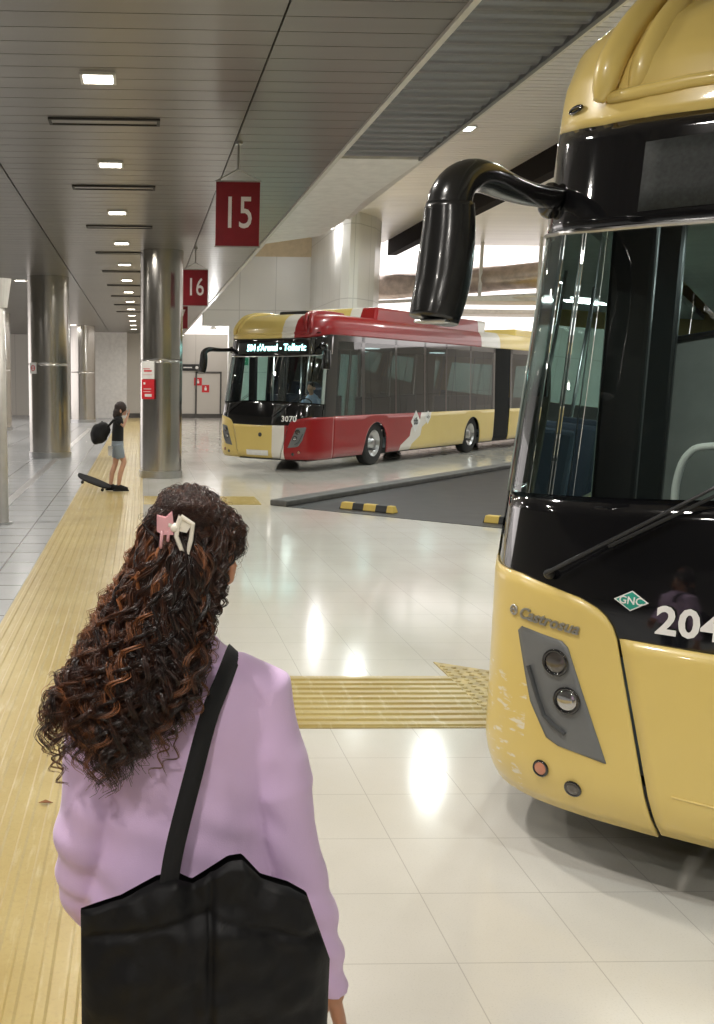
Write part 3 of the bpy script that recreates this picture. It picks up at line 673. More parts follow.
    # wipers
    for (s0, z0, s1, z1) in ((-.98, 1.16, -.30, 1.62), (.35, 1.16, .98, 1.62)):
        w_ = MB().tube([surf(s0+(s1-s0)*t/8, z0+(z1-z0)*t/8, .035) for t in range(9)], [.008-.0003*t for t in range(9)], 8).build('wiper', M['black'], r)
        MB().tube([surf(s0+(s1-s0)*(t/8*.8+.3), z0+(z1-z0)*(t/8*.75+.34)-.03, .012) for t in range(9)], .007, 6).build('wiper_blade', M['rubber'], w_)
        disc(MB(), s0, z0, .02, .004, dome=.03).build('wiper_pivot', M['black'], w_)
    # mirror arms
    for g in (-1, 1):
        base = surf(-1.5, 2.56, .0)
        pth = [(-1.12, .56, 2.565), (-1.17, .38, 2.555), (-1.20, .24, 2.552), (-1.225, .12, 2.555), (-1.25, .0, 2.56), (-1.275, -.10, 2.55), (-1.295, -.17, 2.52), (-1.305, -.215, 2.475), (-1.31, -.225, 2.43)]
        hp = [(-1.308, -.225, 2.44), (-1.305, -.228, 2.36), (-1.307, -.235, 2.27), (-1.312, -.245, 2.18), (-1.32, -.26, 2.11), (-1.327, -.27, 2.065)]
        if g > 0:
            pth = [(1.20, .66, 2.62), (1.33, .45, 2.64), (1.45, .26, 2.62), (1.5, .18, 2.56), (1.52, .15, 2.48)]; hp = [(1.52, .15, 2.50), (1.53, .13, 2.38), (1.54, .12, 2.24), (1.53, .12, 2.14)]
        pr = [(.040, .046), (.040, .048), (.042, .052), (.046, .056), (.050, .060), (.056, .064), (.064, .068), (.072, .072), (.078, .076)] if g < 0 else [(.03, .03)]*5
        pq, rq = smooth_path(pth, pr, 40)
        a_ = MB().tube(pq, rq, 28, up=(0, 1, 0)).build('mirror_arm', M['mirror_black'], r, smooth=True)
        n_ = len(hp); pq, rq = smooth_path(hp, [(.082, .078), (.088, .082), (.092, .086), (.092, .086), (.089, .084), (.084, .080)][:n_] if g > -2 else 0, 30); hs = MB().tube(pq, rq, 28, up=(0, 1, 0)).build('mirror_housing', M['mirror_black'], a_, smooth=True)
        h_ = hp[-1]; MB().box(h_[0]-.055, h_[0]+.055, h_[1]-.05, h_[1]+.05, h_[2]-.012, h_[2]+.0).build('mirror_lip', M['alu'], a_, bevel=.01)
        MB().ball((g*1.15, .60, pth[0][2]), (.05, .05, .07), 16, 10).build('mirror_bracket', GB, a_, smooth=True)
    # interior
    MB().box(-1.16, 1.16, .45, length-.1, .34, .36).build('cabin_floor', M['dark'], r)
    MB().add([(-1.1, .30, 1.40), (1.1, .30, 1.40), (1.1, .78, 1.36), (-1.1, .78, 1.36), (-1.1, .42, .9), (1.1, .42, .9), (1.1, .75, .9), (-1.1, .75, .9)],
             [(0, 1, 2, 3), (7, 6, 5, 4), (4, 5, 1, 0), (5, 6, 2, 1), (6, 7, 3, 2), (7, 4, 0, 3)]).build('dashboard', M['dark'], r, bevel=.03)
    MB().box(-1.1, 1.1, .75, length-.2, 2.72, 2.78).build('cabin_ceiling', M['grey_in'], r)
    for yl in ([1.3, 3.2, 6.0, 9.0] if near else [1.3, 5.0, 9.0]):
        lf = MB().box(-.12, .12, yl-.25, yl+.25, 2.70, 2.72).build('cabin_lamp', M['cabin_lamp'], r)
        l = bpy.data.lights.new('glow', 'AREA'); l.energy = 14; l.size = .5; l.color = (.85, 1, .97)
        lo = bpy.data.objects.new('light', l); C.objects.link(lo); lo.parent = r; lo.location = (0, yl, 2.68)
    if near:
        # added grey panel standing in for a windshield reflection, handrail, grab poles
        zt = [(-1.02, .36), (-1.02, 1.75), (-.99, 1.92), (-.93, 2.02), (-.85, 2.07), (-.30, 2.16), (-.30, .36)]
        MB().add([(x, 2.43, z) for x, z in zt]+[(x, 2.47, z) for x, z in zt], [tuple(range(7)), tuple(range(13, 6, -1))]+[(i, (i+1) % 7, (i+1) % 7+7, i+7) for i in range(7)]).build('reflection_panel', M['grey_in'], r, bevel=.008)
        MB().tube([(-1.0, 2.42, 1.76), (-.98, 2.42, 1.93), (-.92, 2.42, 2.04), (-.85, 2.42, 2.09), (-.30, 2.42, 2.18)], .018, 8).build('reflection_panel_rail', M['black'], r)
        MB().tube([tuple(p) for p in cm([(-.60, .50, 1.38), (-.60, .49, 1.50), (-.57, .48, 1.60), (-.49, .47, 1.635), (-.2, .47, 1.64), (.2, .47, 1.64), (.30, .48, 1.60), (.33, .48, 1.50), (.33, .48, 1.38)], 50)], .014, 10).build('handrail', M['white'], r, smooth=True)
    for (x, y) in ((-.42, 1.2), (-.42, 2.4), (.42, 3.6), (-.42, 5.4), (-.42, 7.0)):
        MB().cyl(x, y, .36, 2.72, .018, 12).build('grab_pole', M['alu'], r, smooth=True)
    MB().box(-.98, -.80, 1.05, 1.15, .36, 2.7).box(-.98, -.80, 2.28, 2.4, .36, 2.7).build('door_mechanism', M['black'], r, bevel=.02)
    ds = MB().box(.35, .85, 1.35, 1.45, .95, 1.75).box(.35, .85, .95, 1.4, .85, .97); ds.build('driver_seat', M['seat'], r, bevel=.05)
    MB().tube([(.6+.22*math.cos(a*PI/8), .82+.10*math.sin(a*PI/8), 1.32+.2*math.sin(a*PI/8)) for a in range(17)], .014, 8).build('steering_wheel', M['black'], r)
    rows = [3.0, 3.9, 4.8, 7.4, 8.3, 9.2]
    for y in rows:
        for x in (-.9, .9):
            if x < 0 and 5.4 < y < 7: continue
            MB().box(x-.22, x+.22, y, y+.08, .9, 1.55).box(x-.22, x+.22, y-.4, y, .78, .88).build('passenger_seat', M['seat'], r, bevel=.03)
    text_on('fleet_number', num, nsize, lambda a, b, c: surf(ns+a, nz_+b, .002+c), M['num'], r, bold=.004, sx=1.0, spacing=1.05)
    return r, P
nb, NP = make_bus('city_bus', (2.25, 2.958), .572, True, 'large yellow and black city bus close up on the right, numbered 204', 12.0, '', '204', -.487, 1.052, .135)
d_ = MB().add([surf(-.677+a, 1.109+b, .003) for a, b in ((-.058, 0), (0, -.036), (.058, 0), (0, .036))], [(0, 1, 2, 3)]).build('gas_badge', M['num'], nb)
MB().add([surf(-.677+a, 1.109+b, .0045) for a, b in ((-.05, 0), (0, -.031), (.05, 0), (0, .031))], [(0, 1, 2, 3)]).build('badge_field', M['gncgreen'], d_)
text_on('badge_text', 'GNC', .036, lambda a, b, c: surf(-.677+a, 1.109+b, .0055+c), M['num'], d_, bold=.0006, extrude=.0005)
text_on('maker_lettering', 'Castrosua', .062, lambda a, b, c: surf(-.975+a, .985+b-(a)*.07, .004+c*2), M['alu'], nb, shear=.35, bold=.0012, extrude=.002)
mb = MB(); ring(mb, -1.135, .995, .017, .0045, .006); mb.tube([surf(-1.15, .99, .008), surf(-1.135, 1.0, .008), surf(-1.12, .99, .008)], .004, 6).build('maker_emblem', M['alu'], nb, smooth=True)
mb = MB().tube([surf(-.49+i*.1, .435-.002*i, .001) for i in range(10)], .004, 6); mb.build('tow_cover_line', NP, nb)
fb, FP = make_bus('articulated_bus', (2.5, 21.5), math.radians(40), False, 'red, white and yellow articulated bus with a lit destination sign, parked in the middle distance', 18.0, "504 s'Arenal - Tolleric", '3070', .72, 1.10, .165)
# licence plate, maker badge, operator diamonds on the red bus
pl = MB(); patch(pl, rect(-.30, .26, .32, .43), 6, 2, .006); pl = pl.build('licence_plate', M['white'], fb)
disc(MB(), .05, .76, .045, .004, dome=.01).build('maker_badge', M['dark'], fb)
def side_diamond(v, z, a, name, m, off):
    s = s_of(v); return MB().add([surf(s-a, z, off), surf(s, z-a, off), surf(s+a, z, off), surf(s, z+a, off)], [(0, 1, 2, 3)]).build(name, m, fb)
side_diamond(5.05, .95, .27, 'operator_diamond', M['white'], .004); side_diamond(5.75, 1.03, .17, 'operator_diamond', M['white'], .004)
text_on('operator_letters', 'tib', .24, lambda a, b, c: surf(s_of(5.05)+a, .95+b, .007+c), M['dark'], fb, bold=.006)
text_on('operator_symbol', '<>', .15, lambda a, b, c: surf(s_of(5.75)+a, 1.03+b, .007+c), M['dark'], fb)

# ------------------------------------------------------------ post at the left edge
r = empty('gate_post', (-1.80, 13.0, .004), 0, 'pale grey metal post with a round cap at the far left edge', 'post')
MB().tube([(0, 0, .02), (0, 0, 2.85)], .075, 20).build('post', M['trim'], r, smooth=True)
MB().cyl(0, 0, 0, .03, .12, 24).build('base', M['alu'], r); MB().cyl(.02, 0, 2.75, 3.1, .09, 20, .15).build('cap', M['white'], r, smooth=False)
# small dry leaf on the path
o = MB().add([(-.03, 0, .002), (0, -.012, .008), (.035, 0, .002), (0, .014, .01)], [(0, 1, 2, 3)]).build('dry_leaf', mat('dry_leaf', (.25, .10, .03), .7)); o.location = (-.42, 4.18, .013)
sd = o.modifiers.new('t', 'SOLIDIFY'); sd.thickness = .002; tag(o, 'tiny dry brown leaf lying on the yellow path left of the woman', 'leaf')

# ------------------------------------------------------------ people
def skin_mat(name, col):
    m, nt, bs = new_mat(name); x, y, z, co = xyz(nt); n = noise_n(nt, co, 25, 4)
    sv(nt, bs.inputs['Base Color'], mixc(nt, n, tuple(c*.85 for c in col), col)); bs.inputs['Roughness'].default_value = .5
    bs.inputs['Subsurface Weight'].default_value = .15; bs.inputs['Subsurface Radius'].default_value = (.02, .008, .004); return m
M['skin'] = skin_mat('skin', (.56, .27, .16)); M['skin_light'] = skin_mat('skin_light', (.62, .36, .25))
def cloth_mat(name, col, bmp=.25, sc=420, rough=.9):
    m, nt, bs = new_mat(name); x, y, z, co = xyz(nt); n = noise_n(nt, co, sc, 2); n2 = noise_n(nt, co, 5, 4)
    sv(nt, bs.inputs['Base Color'], mixc(nt, n2, tuple(c*.92 for c in col), tuple(min(1, c*1.06) for c in col))); bs.inputs['Roughness'].default_value = rough
    bs.inputs['Sheen Weight'].default_value = .25; bump(nt, bs, n, bmp, .002); return m
M['lilac'] = cloth_mat('lilac_cotton', (.76, .55, .84)); M['denim'] = cloth_mat('denim', (.05, .07, .12)); M['nylon'] = cloth_mat('black_nylon', (.005, .005, .006), .9, 34, .6)
M['nylon'].node_tree.nodes['Principled BSDF'].inputs['Sheen Weight'].default_value = 0; M['nylon'].node_tree.nodes['Principled BSDF'].inputs['Specular IOR Level'].default_value = .28
M['black_cloth'] = cloth_mat('black_cloth', (.006, .006, .007))
M['black_cloth'].node_tree.nodes['Principled BSDF'].inputs['Sheen Weight'].default_value = .05; M['grey_cloth'] = cloth_mat('grey_denim', (.22, .26, .30))
def hand(mb, wrist, dirv, side, fwd, sc=1.0, curl=.5):
    """palm + five bent fingers; dirv along the forearm, side = thumb side, fwd = palm-facing normal"""
    w_ = Vector(wrist); d = Vector(dirv).normalized(); n = Vector(fwd).normalized(); t = n.cross(d).normalized()
    if t.dot(Vector(side)) < 0: t = -t
    palm = [w_, w_+d*.03*sc, w_+d*.06*sc, w_+d*.088*sc]
    mb.tube(palm, [(.024*sc, .017*sc), (.034*sc, .016*sc), (.040*sc, .015*sc), (.038*sc, .012*sc)], 14, up=n)
    for k, (o, L) in enumerate(((.030, .068), (.010, .078), (-.010, .073), (-.029, .056))):
        p = w_+d*.082*sc+t*o*sc; pts = [p]; dd = d.copy()
        for j, f in enumerate((.45, .32, .25)):
            dd = (dd+n*curl*(.35+.25*j)).normalized(); p = p+dd*L*f*sc; pts.append(p)
        mb.tube(pts, [.0095*sc, .0088*sc, .008*sc, .0062*sc], 8); mb.ball(tuple(pts[-1]), .0064*sc, 8, 6)
    p0 = w_+d*.02*sc+t*.02*sc; p1 = p0+(d*.6+t*.6+n*.3).normalized()*.038*sc; p2 = p1+(d*.85+t*.25+n*.4).normalized()*.03*sc; p3 = p2+(d*.9+n*.4).normalized()*.022*sc
    mb.tube([p0, p1, p2, p3], [.014*sc, .0115*sc, .010*sc, .0075*sc], 8); mb.ball(tuple(p3), .0075*sc, 8, 6)
def head(mb, c, yaw_, sc=1.0):
    """head with face; yaw_ = clockwise turn away from +Y"""
    c = Vector(c); cy, sy = math.cos(yaw_), math.sin(yaw_)
    def L(x, y, z): return (c.x+(x*cy+y*sy)*sc, c.y+(-x*sy+y*cy)*sc, c.z+z*sc)
    mb.ball(L(0, -.01, .02), (.074*sc, .088*sc, .09*sc), 24, 16)
    mb.ball(L(0, .022, -.035), (.058*sc, .064*sc, .072*sc), 20, 14); mb.ball(L(0, .062, -.088), (.024*sc, .02*sc, .02*sc), 12, 8)
    mb.tube([L(0, .085, .01), L(0, .1, -.02), L(0, .112, -.038)], [.007*sc, .010*sc, .013*sc], 10)
    for g in (-1, 1):
        mb.ball(L(g*.012, .096, -.04), .009*sc, 8, 6); mb.ball(L(g*.03, .074, -.03), (.02*sc,)*3, 10, 8)
        mb.tube([L(g*.073, -.008, .0), L(g*.092, -.028, .002), L(g*.101, -.036, -.018), L(g*.093, -.03, -.045), L(g*.074, -.010, -.060)], [.007*sc, .009*sc, .0095*sc, .010*sc, .008*sc], 8)
        mb.ball(L(g*.080, -.012, -.028), (.012*sc, .016*sc, .024*sc), 8, 6)
    mb.tube([L(-.022, .083, -.064), L(0, .091, -.062), L(.022, .083, -.064)], [.004*sc, .0065*sc, .004*sc], 8); mb.tube([L(-.018, .082, -.072), L(0, .09, -.073), L(.018, .082, -.072)], [.004*sc, .0075*sc, .004*sc], 8)
    return L
# --- the woman
WX, WY = .085, 1.90
wo = empty('person', (0, 0, 0), 0, 'woman seen from behind in a lilac long-sleeved top with long curly dark brown hair', 'person')
HY = math.radians(24); HC = (.092, 1.905, 1.518)
body = MB(); Lh = head(body, HC, HY, 1.02)
body.tube([(.088, 1.90, 1.46), (.09, 1.885, 1.38), (.088, 1.89, 1.32), (.085, 1.90, 1.25)], [.052, .05, .056, .085], 18)
body.tube([(WX, WY, 1.30), (WX, WY, 1.22), (WX, WY, 1.05), (WX, WY, .92), (WX, WY, .80), (WX, WY, .70)], [(.12, .07), (.155, .09), (.145, .10), (.135, .095), (.16, .11), (.15, .11)], 24, up=(0, 1, 0))
ARM = {1: [(.232, 1.90, 1.235), (.265, 1.885, 1.10), (.290, 1.88, .96), (.352, 1.90, .77), (.412, 1.92, .55)], -1: [(-.062, 1.90, 1.235), (-.088, 1.89, 1.10), (-.108, 1.885, .94), (-.118, 1.93, .80), (-.09, 2.01, .68)]}
for g in (1, -1):
    a = ARM[g]; body.tube(a, [.045, .042, .037, .033, .025], 14)
    d = Vector(a[4])-Vector(a[3]); hand(body, a[4], d, (0, 1, 0), (-g, .1, 0), 1.0, .45)
    hx = WX+g*.085
    body.tube([(hx, WY, .80), (hx+g*.005, WY+.01, .62), (hx+g*.005, WY+.01, .46), (hx+g*.005, WY-.005, .28), (hx+g*.005, WY-.01, .09)], [.08, .072, .052, .048, .034], 16)
    body.tube([(hx+g*.005, WY-.03, .05), (hx+g*.01, WY+.06, .04), (hx+g*.015, WY+.15, .03)], [(.035, .035), (.038, .03), (.035, .02)], 12)
fuse(body, 'body', M['skin'], wo, .006, 3)
# eyes, set into the sockets
for g in (-1, 1):
    ey = MB().ball(Lh(g*.03, .083, .012), .0115, 12, 8).build('eye', M['white'], wo, smooth=True); MB().ball(Lh(g*.03, .0915, .012), .0048, 10, 8).build('iris', M['dark'], ey, smooth=True)
# trousers and shoes
tr = MB().tube([(WX, WY, .84), (WX, WY, .74), (WX, WY, .68)], [(.165, .115), (.18, .13), (.175, .125)], 24, up=(0, 1, 0))
for g in (1, -1):
    hx = WX+g*.087; tr.tube([(hx, WY, .76), (hx+g*.005, WY+.01, .62), (hx+g*.006, WY+.01, .46), (hx+g*.006, WY-.005, .28), (hx+g*.006, WY-.01, .10)], [.095, .086, .068, .062, .055], 18)
    sh = MB().tube([(hx+g*.005, WY-.075, .045), (hx+g*.006, WY-.03, .055), (hx+g*.01, WY+.06, .05), (hx+g*.015, WY+.15, .036), (hx+g*.015, WY+.19, .03)], [(.03, .04), (.042, .05), (.045, .045), (.044, .032), (.025, .022)], 16, up=(0, 0, 1))
    sh.box(hx+g*.01-.045, hx+g*.01+.045, WY-.10, WY+.20, .0, .022); fuse(sh, 'shoe', M['white'], wo, .006, 3)
fuse(tr, 'trousers', M['denim'], wo, .008, 3)
# lilac top
st = MB().tube([(.088, 1.897, 1.350), (.087, 1.897, 1.333), (WX, WY, 1.305), (WX, WY, 1.27), (WX, WY, 1.20), (WX, WY, 1.08), (WX, WY, .96), (WX, WY, .86), (WX, WY, .74), (WX, WY, .62)],
    [(.060, .058), (.075, .068), (.115, .082), (.158, .098), (.183, .116), (.178, .122), (.178, .12), (.184, .126), (.195, .138), (.20, .142)], 36, up=(0, 1, 0))
for g in (1, -1):
    a = ARM[g]; st.tube([(WX+g*.09, WY, 1.265)]+a[:1]+a[1:4]+[tuple(Vector(a[4])*.9+Vector(a[3])*.1)], [.055, .068, .068, .060, .052, .042], 20)
def shirt_noise(co, n):
    a = abs(co.x-WX)
    d = noise.noise(Vector((co.x*7, co.y*7, co.z*9)))*.008
    # diagonal drag folds across the back and rings round the sleeves
    d += .0055*math.sin(62*(co.z+.55*(co.x-WX))+4*noise.noise(Vector((co.x*5, co.y*5, co.z*4))))*max(0, min(1, (1.18-co.z)*5))*(.6+.6*noise.noise(Vector((co.x*4, 0, co.z*6))))
    d += .004*math.sin(55*co.z-25*(co.x-WX))*max(0, 1-abs(a-.165)/.05)*max(0, 1-abs(co.z-1.12)/.12)
    if co.x > WX+.15:
        e = co.z-(1.045+.25*(co.x-.27)); d += .004/(1+(e*70)**2)      # sleeve seam
    return co+n*d
fuse(st, 'top', M['lilac'], wo, .0065, 5, shirt_noise)
# --- curly hair
rng = np.random.default_rng(11)
EAR = Vector(Lh(.088, -.018, -.028)); EARC = np.array([EAR.x+.008, EAR.y-.022, EAR.z-.010])
HV, HF, HT = [], [], []; hcount = [0]
def strand(P, r0, r1, tone):
    n = len(P); T = np.gradient(P, axis=0); T /= np.linalg.norm(T, axis=1)[:, None]+1e-9
    U = np.cross(T, np.array([.3, 1, .2])); U /= np.linalg.norm(U, axis=1)[:, None]+1e-9; V = np.cross(T, U)
    rr = np.linspace(r0, r1, n)[:, None]; b = hcount[0]
    ring_ = [P+(U*math.cos(a)+V*math.sin(a))*rr for a in (0, 2.094, 4.189)]
    HV.append(np.stack(ring_, 1).reshape(-1, 3)); i = np.arange(n-1)*3+b
    for a in range(3):
        c = (a+1) % 3; HF.append(np.stack([i+a, i+c, i+3+c, i+3+a], 1))
    HT.append(np.full(n*3, tone)); hcount[0] += n*3
def lock(pts, hairs, thick, amp, wave, tone, n=44, a0=.0, rad=.0009):
    P = cm(pts, n); seg = np.linalg.norm(np.diff(P, axis=0), axis=1); s_ = np.concatenate([[0], np.cumsum(seg)]); Lx = s_[-1]; f = s_/Lx
    T = np.gradient(P, axis=0); T /= np.linalg.norm(T, axis=1)[:, None]; U = np.cross(T, [0, 1, 0]); U /= np.linalg.norm(U, axis=1)[:, None]+1e-9; V = np.cross(T, U)
    if (np.linalg.norm(P-EARC, axis=1) < .031).any(): return
    ph0 = rng.uniform(0, 2*PI); hand_ = rng.choice([-1, 1]); am = amp*np.clip((f-a0)/(.45), 0, 1)**.8
    wob = rng.uniform(.8, 1.25)
    for h in range(hairs):
        q_ = rng.normal(0, 1, 2)*thick*.5; ph = ph0+rng.normal(0, .16); e = rng.uniform(.9, 1.0) if h else 1.0
        an = hand_*(2*PI*s_/(wave*wob))*(1+.25*f)+ph; spread = (.55+.9*np.sin(PI*np.clip(f, 0, 1)*.5))
        Q = P+U*((am*np.cos(an)+q_[0]*spread)[:, None])+V*((am*np.sin(an)*.8+q_[1]*spread)[:, None])
        m_ = max(6, int(n*e)); strand(Q[:m_], rad, rad*.35, min(1, max(0, tone+rng.normal(0, .12))))
def skull(az, el, k=1.0):
    """az 0 = back (-Y), positive to the right; el 0 = level, 90 = crown"""
    a, e = math.radians(az), math.radians(el)
    return (HC[0]+.0+.092*k*math.sin(a)*math.cos(e), HC[1]-.004-.108*k*math.cos(a)*math.cos(e), HC[2]+.006+.106*k*math.sin(e))
CLIP = (.062, 1.790, 1.592)
TC = [(1.06, (-.075, .05)), (1.105, (-.060, .075)), (1.185, (-.050, .115)), (1.265, (-.032, .132)), (1.36, (.018, .108)), (1.455, (.05, .102)), (1.53, (.075, .10))]
def mass(z, a, d):
    zs = TC; z_ = min(max(z, zs[0][0]), zs[-1][0])
    xc = interp(z_, [(q_[0], q_[1][0]) for q_ in zs]); hw = interp(z_, [(q_[0], q_[1][1]) for q_ in zs])
    yb = interp(z, [(1.06, 1.735), (1.27, 1.745), (1.36, 1.775), (1.45, 1.80), (1.55, 1.80)])
    return (xc+a*hw, yb-d*.035+.06*a*a*(1 if z > 1.33 else .25), z)
base_h = MB().ball((HC[0], HC[1]-.008, HC[2]+.008), (.084, .097, .100), 28, 18)
def mb_(z): q_ = mass(z, 0, 0); return (q_[0], q_[1]+.045, z)
base_h.tube([mb_(1.50), mb_(1.40), mb_(1.30), mb_(1.20), mb_(1.13)], [(.065, .03), (.075, .03), (.095, .026), (.08, .02), (.04, .012)], 20, up=(0, 1, 0))
for i in range(230):     # crown, combed back into the clip
    az = rng.uniform(-150, 150); el = rng.uniform(12, 88)
    if abs(az) > 105 and el < 48: continue
    p = skull(az, el, 1.02); m1 = skull(az*.66, el*.75+20, 1.05+rng.uniform(0, .05)); m2 = skull(az*.33, 40+rng.uniform(-8, 8), 1.06+rng.uniform(0, .04))
    c = (CLIP[0]+rng.normal(0, .014), CLIP[1]+rng.uniform(-.004, .012), CLIP[2]+rng.normal(0, .012))
    lock([p, m1, m2, c], 13, .008, .0035, .06, .20+.2*rng.random(), 26, rad=.0010)
for i in range(150):     # lower skull and sides, falling from under the clip
    az = rng.uniform(-105, 62); el = rng.uniform(-25, 42); p = skull(az, el, 1.0); m1 = skull(az*.97, el-18, 1.05+rng.uniform(0, .06))
    a = max(-1, min(.8, az/90+rng.normal(0, .15))); z1 = 1.42+rng.uniform(-.03, .03); z2 = z1-rng.uniform(.06, .16)
    lock([p, m1, mass(z1, a, rng.uniform(-.6, .9)), mass(z2, a*.98, rng.uniform(-.4, 1))], 13, .006, .010, .058, .22+.35*max(0, -a)+.2*rng.random(), 40, rad=.0011)  # tone rises to the left, painting the lit side into the colour
for i in range(235):     # the long hanging ringlets
    a = rng.uniform(-.95, .95); d = rng.uniform(-.6, 1.2); ze = 1.10+.12*abs(a)**2+rng.uniform(-.02, .14)
    if a < -.7: ze = rng.uniform(1.16, 1.3)
    if a > .45: ze = max(ze, 1.13+(a-.45)*.2)
    if rng.random() < .55: p = (CLIP[0]+rng.normal(0, .02), CLIP[1]+.01, CLIP[2]-.01+rng.normal(0, .01)); m1 = mass(1.52, a*.6, d*.7+.3)
    else: p = skull(a*70, rng.uniform(-20, 30), 1.0); m1 = mass(1.47, a*.9, d)
    zz = [1.40+rng.uniform(-.02, .02), 1.31+rng.uniform(-.02, .02), (1.31+ze)/2, ze]
    pts = [p, m1]+[mass(z, a*(1+.03*k)+rng.normal(0, .05), d+rng.normal(0, .15)) for k, z in enumerate(zz) if z > ze-.001]
    if a < -.6: pts[-1] = (pts[-1][0]-.012, pts[-1][1]-.01, pts[-1][2]+.012)
    lock(pts, 15, rng.uniform(.004, .007), rng.uniform(.008, .014), rng.uniform(.068, .10), .12+.45*max(0, -a)*rng.random()+.55*rng.random()**2.2, 66, rad=.0012)  # extra copper on the left paints the lit side of the ringlets
for i in range(46):      # curls on the right, behind the ear and over the neck
    az = rng.uniform(35, 72); p = skull(az, rng.uniform(10, 45), 1.0); x1 = .166+rng.uniform(-.035, .012); ze = 1.355+rng.uniform(-.01, .08)
    lock([p, skull(az-6, -2, 1.07), (x1-.005, 1.81+rng.uniform(-.02, .015), 1.44), (x1-.02, 1.80, (1.44+ze)/2), (x1-.03+rng.normal(0, .010), 1.80+rng.uniform(-.02, .02), ze)], 13, .005, .009, .05, .3*rng.random()+.15, 40, rad=.0011)
for i in range(70):      # over the top of the ear
    az = rng.uniform(60, 118); lock([skull(az, rng.uniform(30, 60), 1.01), skull(az-8, 28, 1.08), skull(az-20, 16, 1.10), skull(62, rng.uniform(-14, 12), 1.10)], 12, .006, .008, .05, .3*rng.random()+.15, 30, rad=.0010)
for i in range(120):     # flyaway single hairs
    az = rng.uniform(-100, 95); el = rng.uniform(-10, 88); p = skull(az, el, 1.02); q1 = skull(az+rng.normal(0, 10), el+rng.normal(0, 10), 1.09+rng.random()*.06); q2 = skull(az+rng.normal(0, 16), el-rng.uniform(5, 25), 1.07+rng.random()*.07)
    lock([p, q1, q2], 1, .001, .006, .035, .5, 24, rad=.0005)
for i in range(36):      # loose curls at the outline
    a = rng.choice([-1, 1])*rng.uniform(.8, 1.05); z0_ = rng.uniform(1.18, 1.42)
    lock([mass(z0_, a*.8, .3), mass(z0_-.03, a*1.06, .3), mass(z0_-.08, a*1.1, .5)], 6, .002, .010, .05, .6, 30, rad=.0008)
HVn = np.vstack(HV); HFn = np.vstack(HF); HTn = np.concatenate(HT)
me = bpy.data.meshes.new('hair'); me.vertices.add(len(HVn)); me.vertices.foreach_set('co', HVn.astype(np.float32).ravel())
me.loops.add(len(HFn)*4); me.loops.foreach_set('vertex_index', HFn.astype(np.int32).ravel())
me.polygons.add(len(HFn)); me.polygons.foreach_set('loop_start', np.arange(0, len(HFn)*4, 4, dtype=np.int32)); me.update(calc_edges=True)
me.polygons.foreach_set('use_smooth', np.ones(len(HFn), dtype=bool))
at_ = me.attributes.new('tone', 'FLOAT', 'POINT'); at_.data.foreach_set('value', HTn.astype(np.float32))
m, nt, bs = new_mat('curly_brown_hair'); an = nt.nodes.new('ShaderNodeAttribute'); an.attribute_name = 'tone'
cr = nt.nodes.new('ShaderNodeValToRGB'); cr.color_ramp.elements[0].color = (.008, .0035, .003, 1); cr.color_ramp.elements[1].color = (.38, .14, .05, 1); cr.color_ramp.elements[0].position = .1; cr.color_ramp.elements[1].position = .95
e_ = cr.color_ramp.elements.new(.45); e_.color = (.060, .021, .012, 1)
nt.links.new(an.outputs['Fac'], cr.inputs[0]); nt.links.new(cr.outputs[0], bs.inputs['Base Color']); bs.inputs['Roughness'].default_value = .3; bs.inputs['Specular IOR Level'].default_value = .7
M['hair'] = m; M['hair_base'] = mat('hair_underlayer', (.010, .005, .004), .8)
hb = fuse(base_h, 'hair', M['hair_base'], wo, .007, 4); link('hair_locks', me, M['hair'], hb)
# hair claw
M['pink'] = mat('pink_acetate', (.80, .42, .46), .2, coat=.5); M['cream'] = mat('cream_acetate', (.85, .80, .70), .2, coat=.5)
def hp_(px_, py_, y=1.768): return Vector((.034+(px_-160)/545, y, 1.609-(py_-518)/571))
cl = empty('hair_claw', hp_(172, 528, 1.785), 0, 'pink and cream claw clip holding the curly hair', 'hair clip')
o0 = hp_(172, 528, 1.785)
def rel(l): return [p-o0 for p in l]
mb = MB(); k = [hp_(158, 516), hp_(166, 518), hp_(171, 513), hp_(172, 522), hp_(172, 533), hp_(163, 533), hp_(158, 530)]
mb.add(rel(k+[p+Vector((0, .018, 0)) for p in k]), [tuple(range(7)), tuple(range(13, 6, -1))]+[(i, (i+1) % 7, (i+1) % 7+7, i+7) for i in range(7)]).build('jaw', M['pink'], cl, bevel=.002)
mb = MB()
for a, b, rr in ((hp_(162, 530), hp_(161, 548, 1.775), .003), (hp_(168, 530), hp_(168, 541, 1.775), .003)): mb.tube(rel([a, b, b+Vector((0, .03, -.004))]), rr, 8)
mb.build('prongs', M['pink'], cl, smooth=True)
mb = MB(); lp = [hp_(180, 515), hp_(192, 523), hp_(190, 540), hp_(187, 553), hp_(181, 549), hp_(176, 536), hp_(177, 525), hp_(180, 515)]
mb.tube(rel(lp), [(.0045, .006)]*8, 8, up=(0, 1, 0), caps=False)
k = [hp_(180, 515), hp_(191, 523), hp_(186, 532), hp_(177, 530)]
mb.add(rel(k+[p+Vector((0, .01, 0)) for p in k]), [(0, 1, 2, 3), (7, 6, 5, 4)]+[(i, (i+1) % 4, (i+1) % 4+4, i+4) for i in range(4)]); mb.build('jaw', M['cream'], cl)
MB().tube(rel([hp_(168, 524, 1.772), hp_(180, 526, 1.772)]), .0055, 10).ball(tuple(hp_(174, 527, 1.768)-o0), .008, 10, 8).build('hinge', M['cream'], cl, smooth=True)

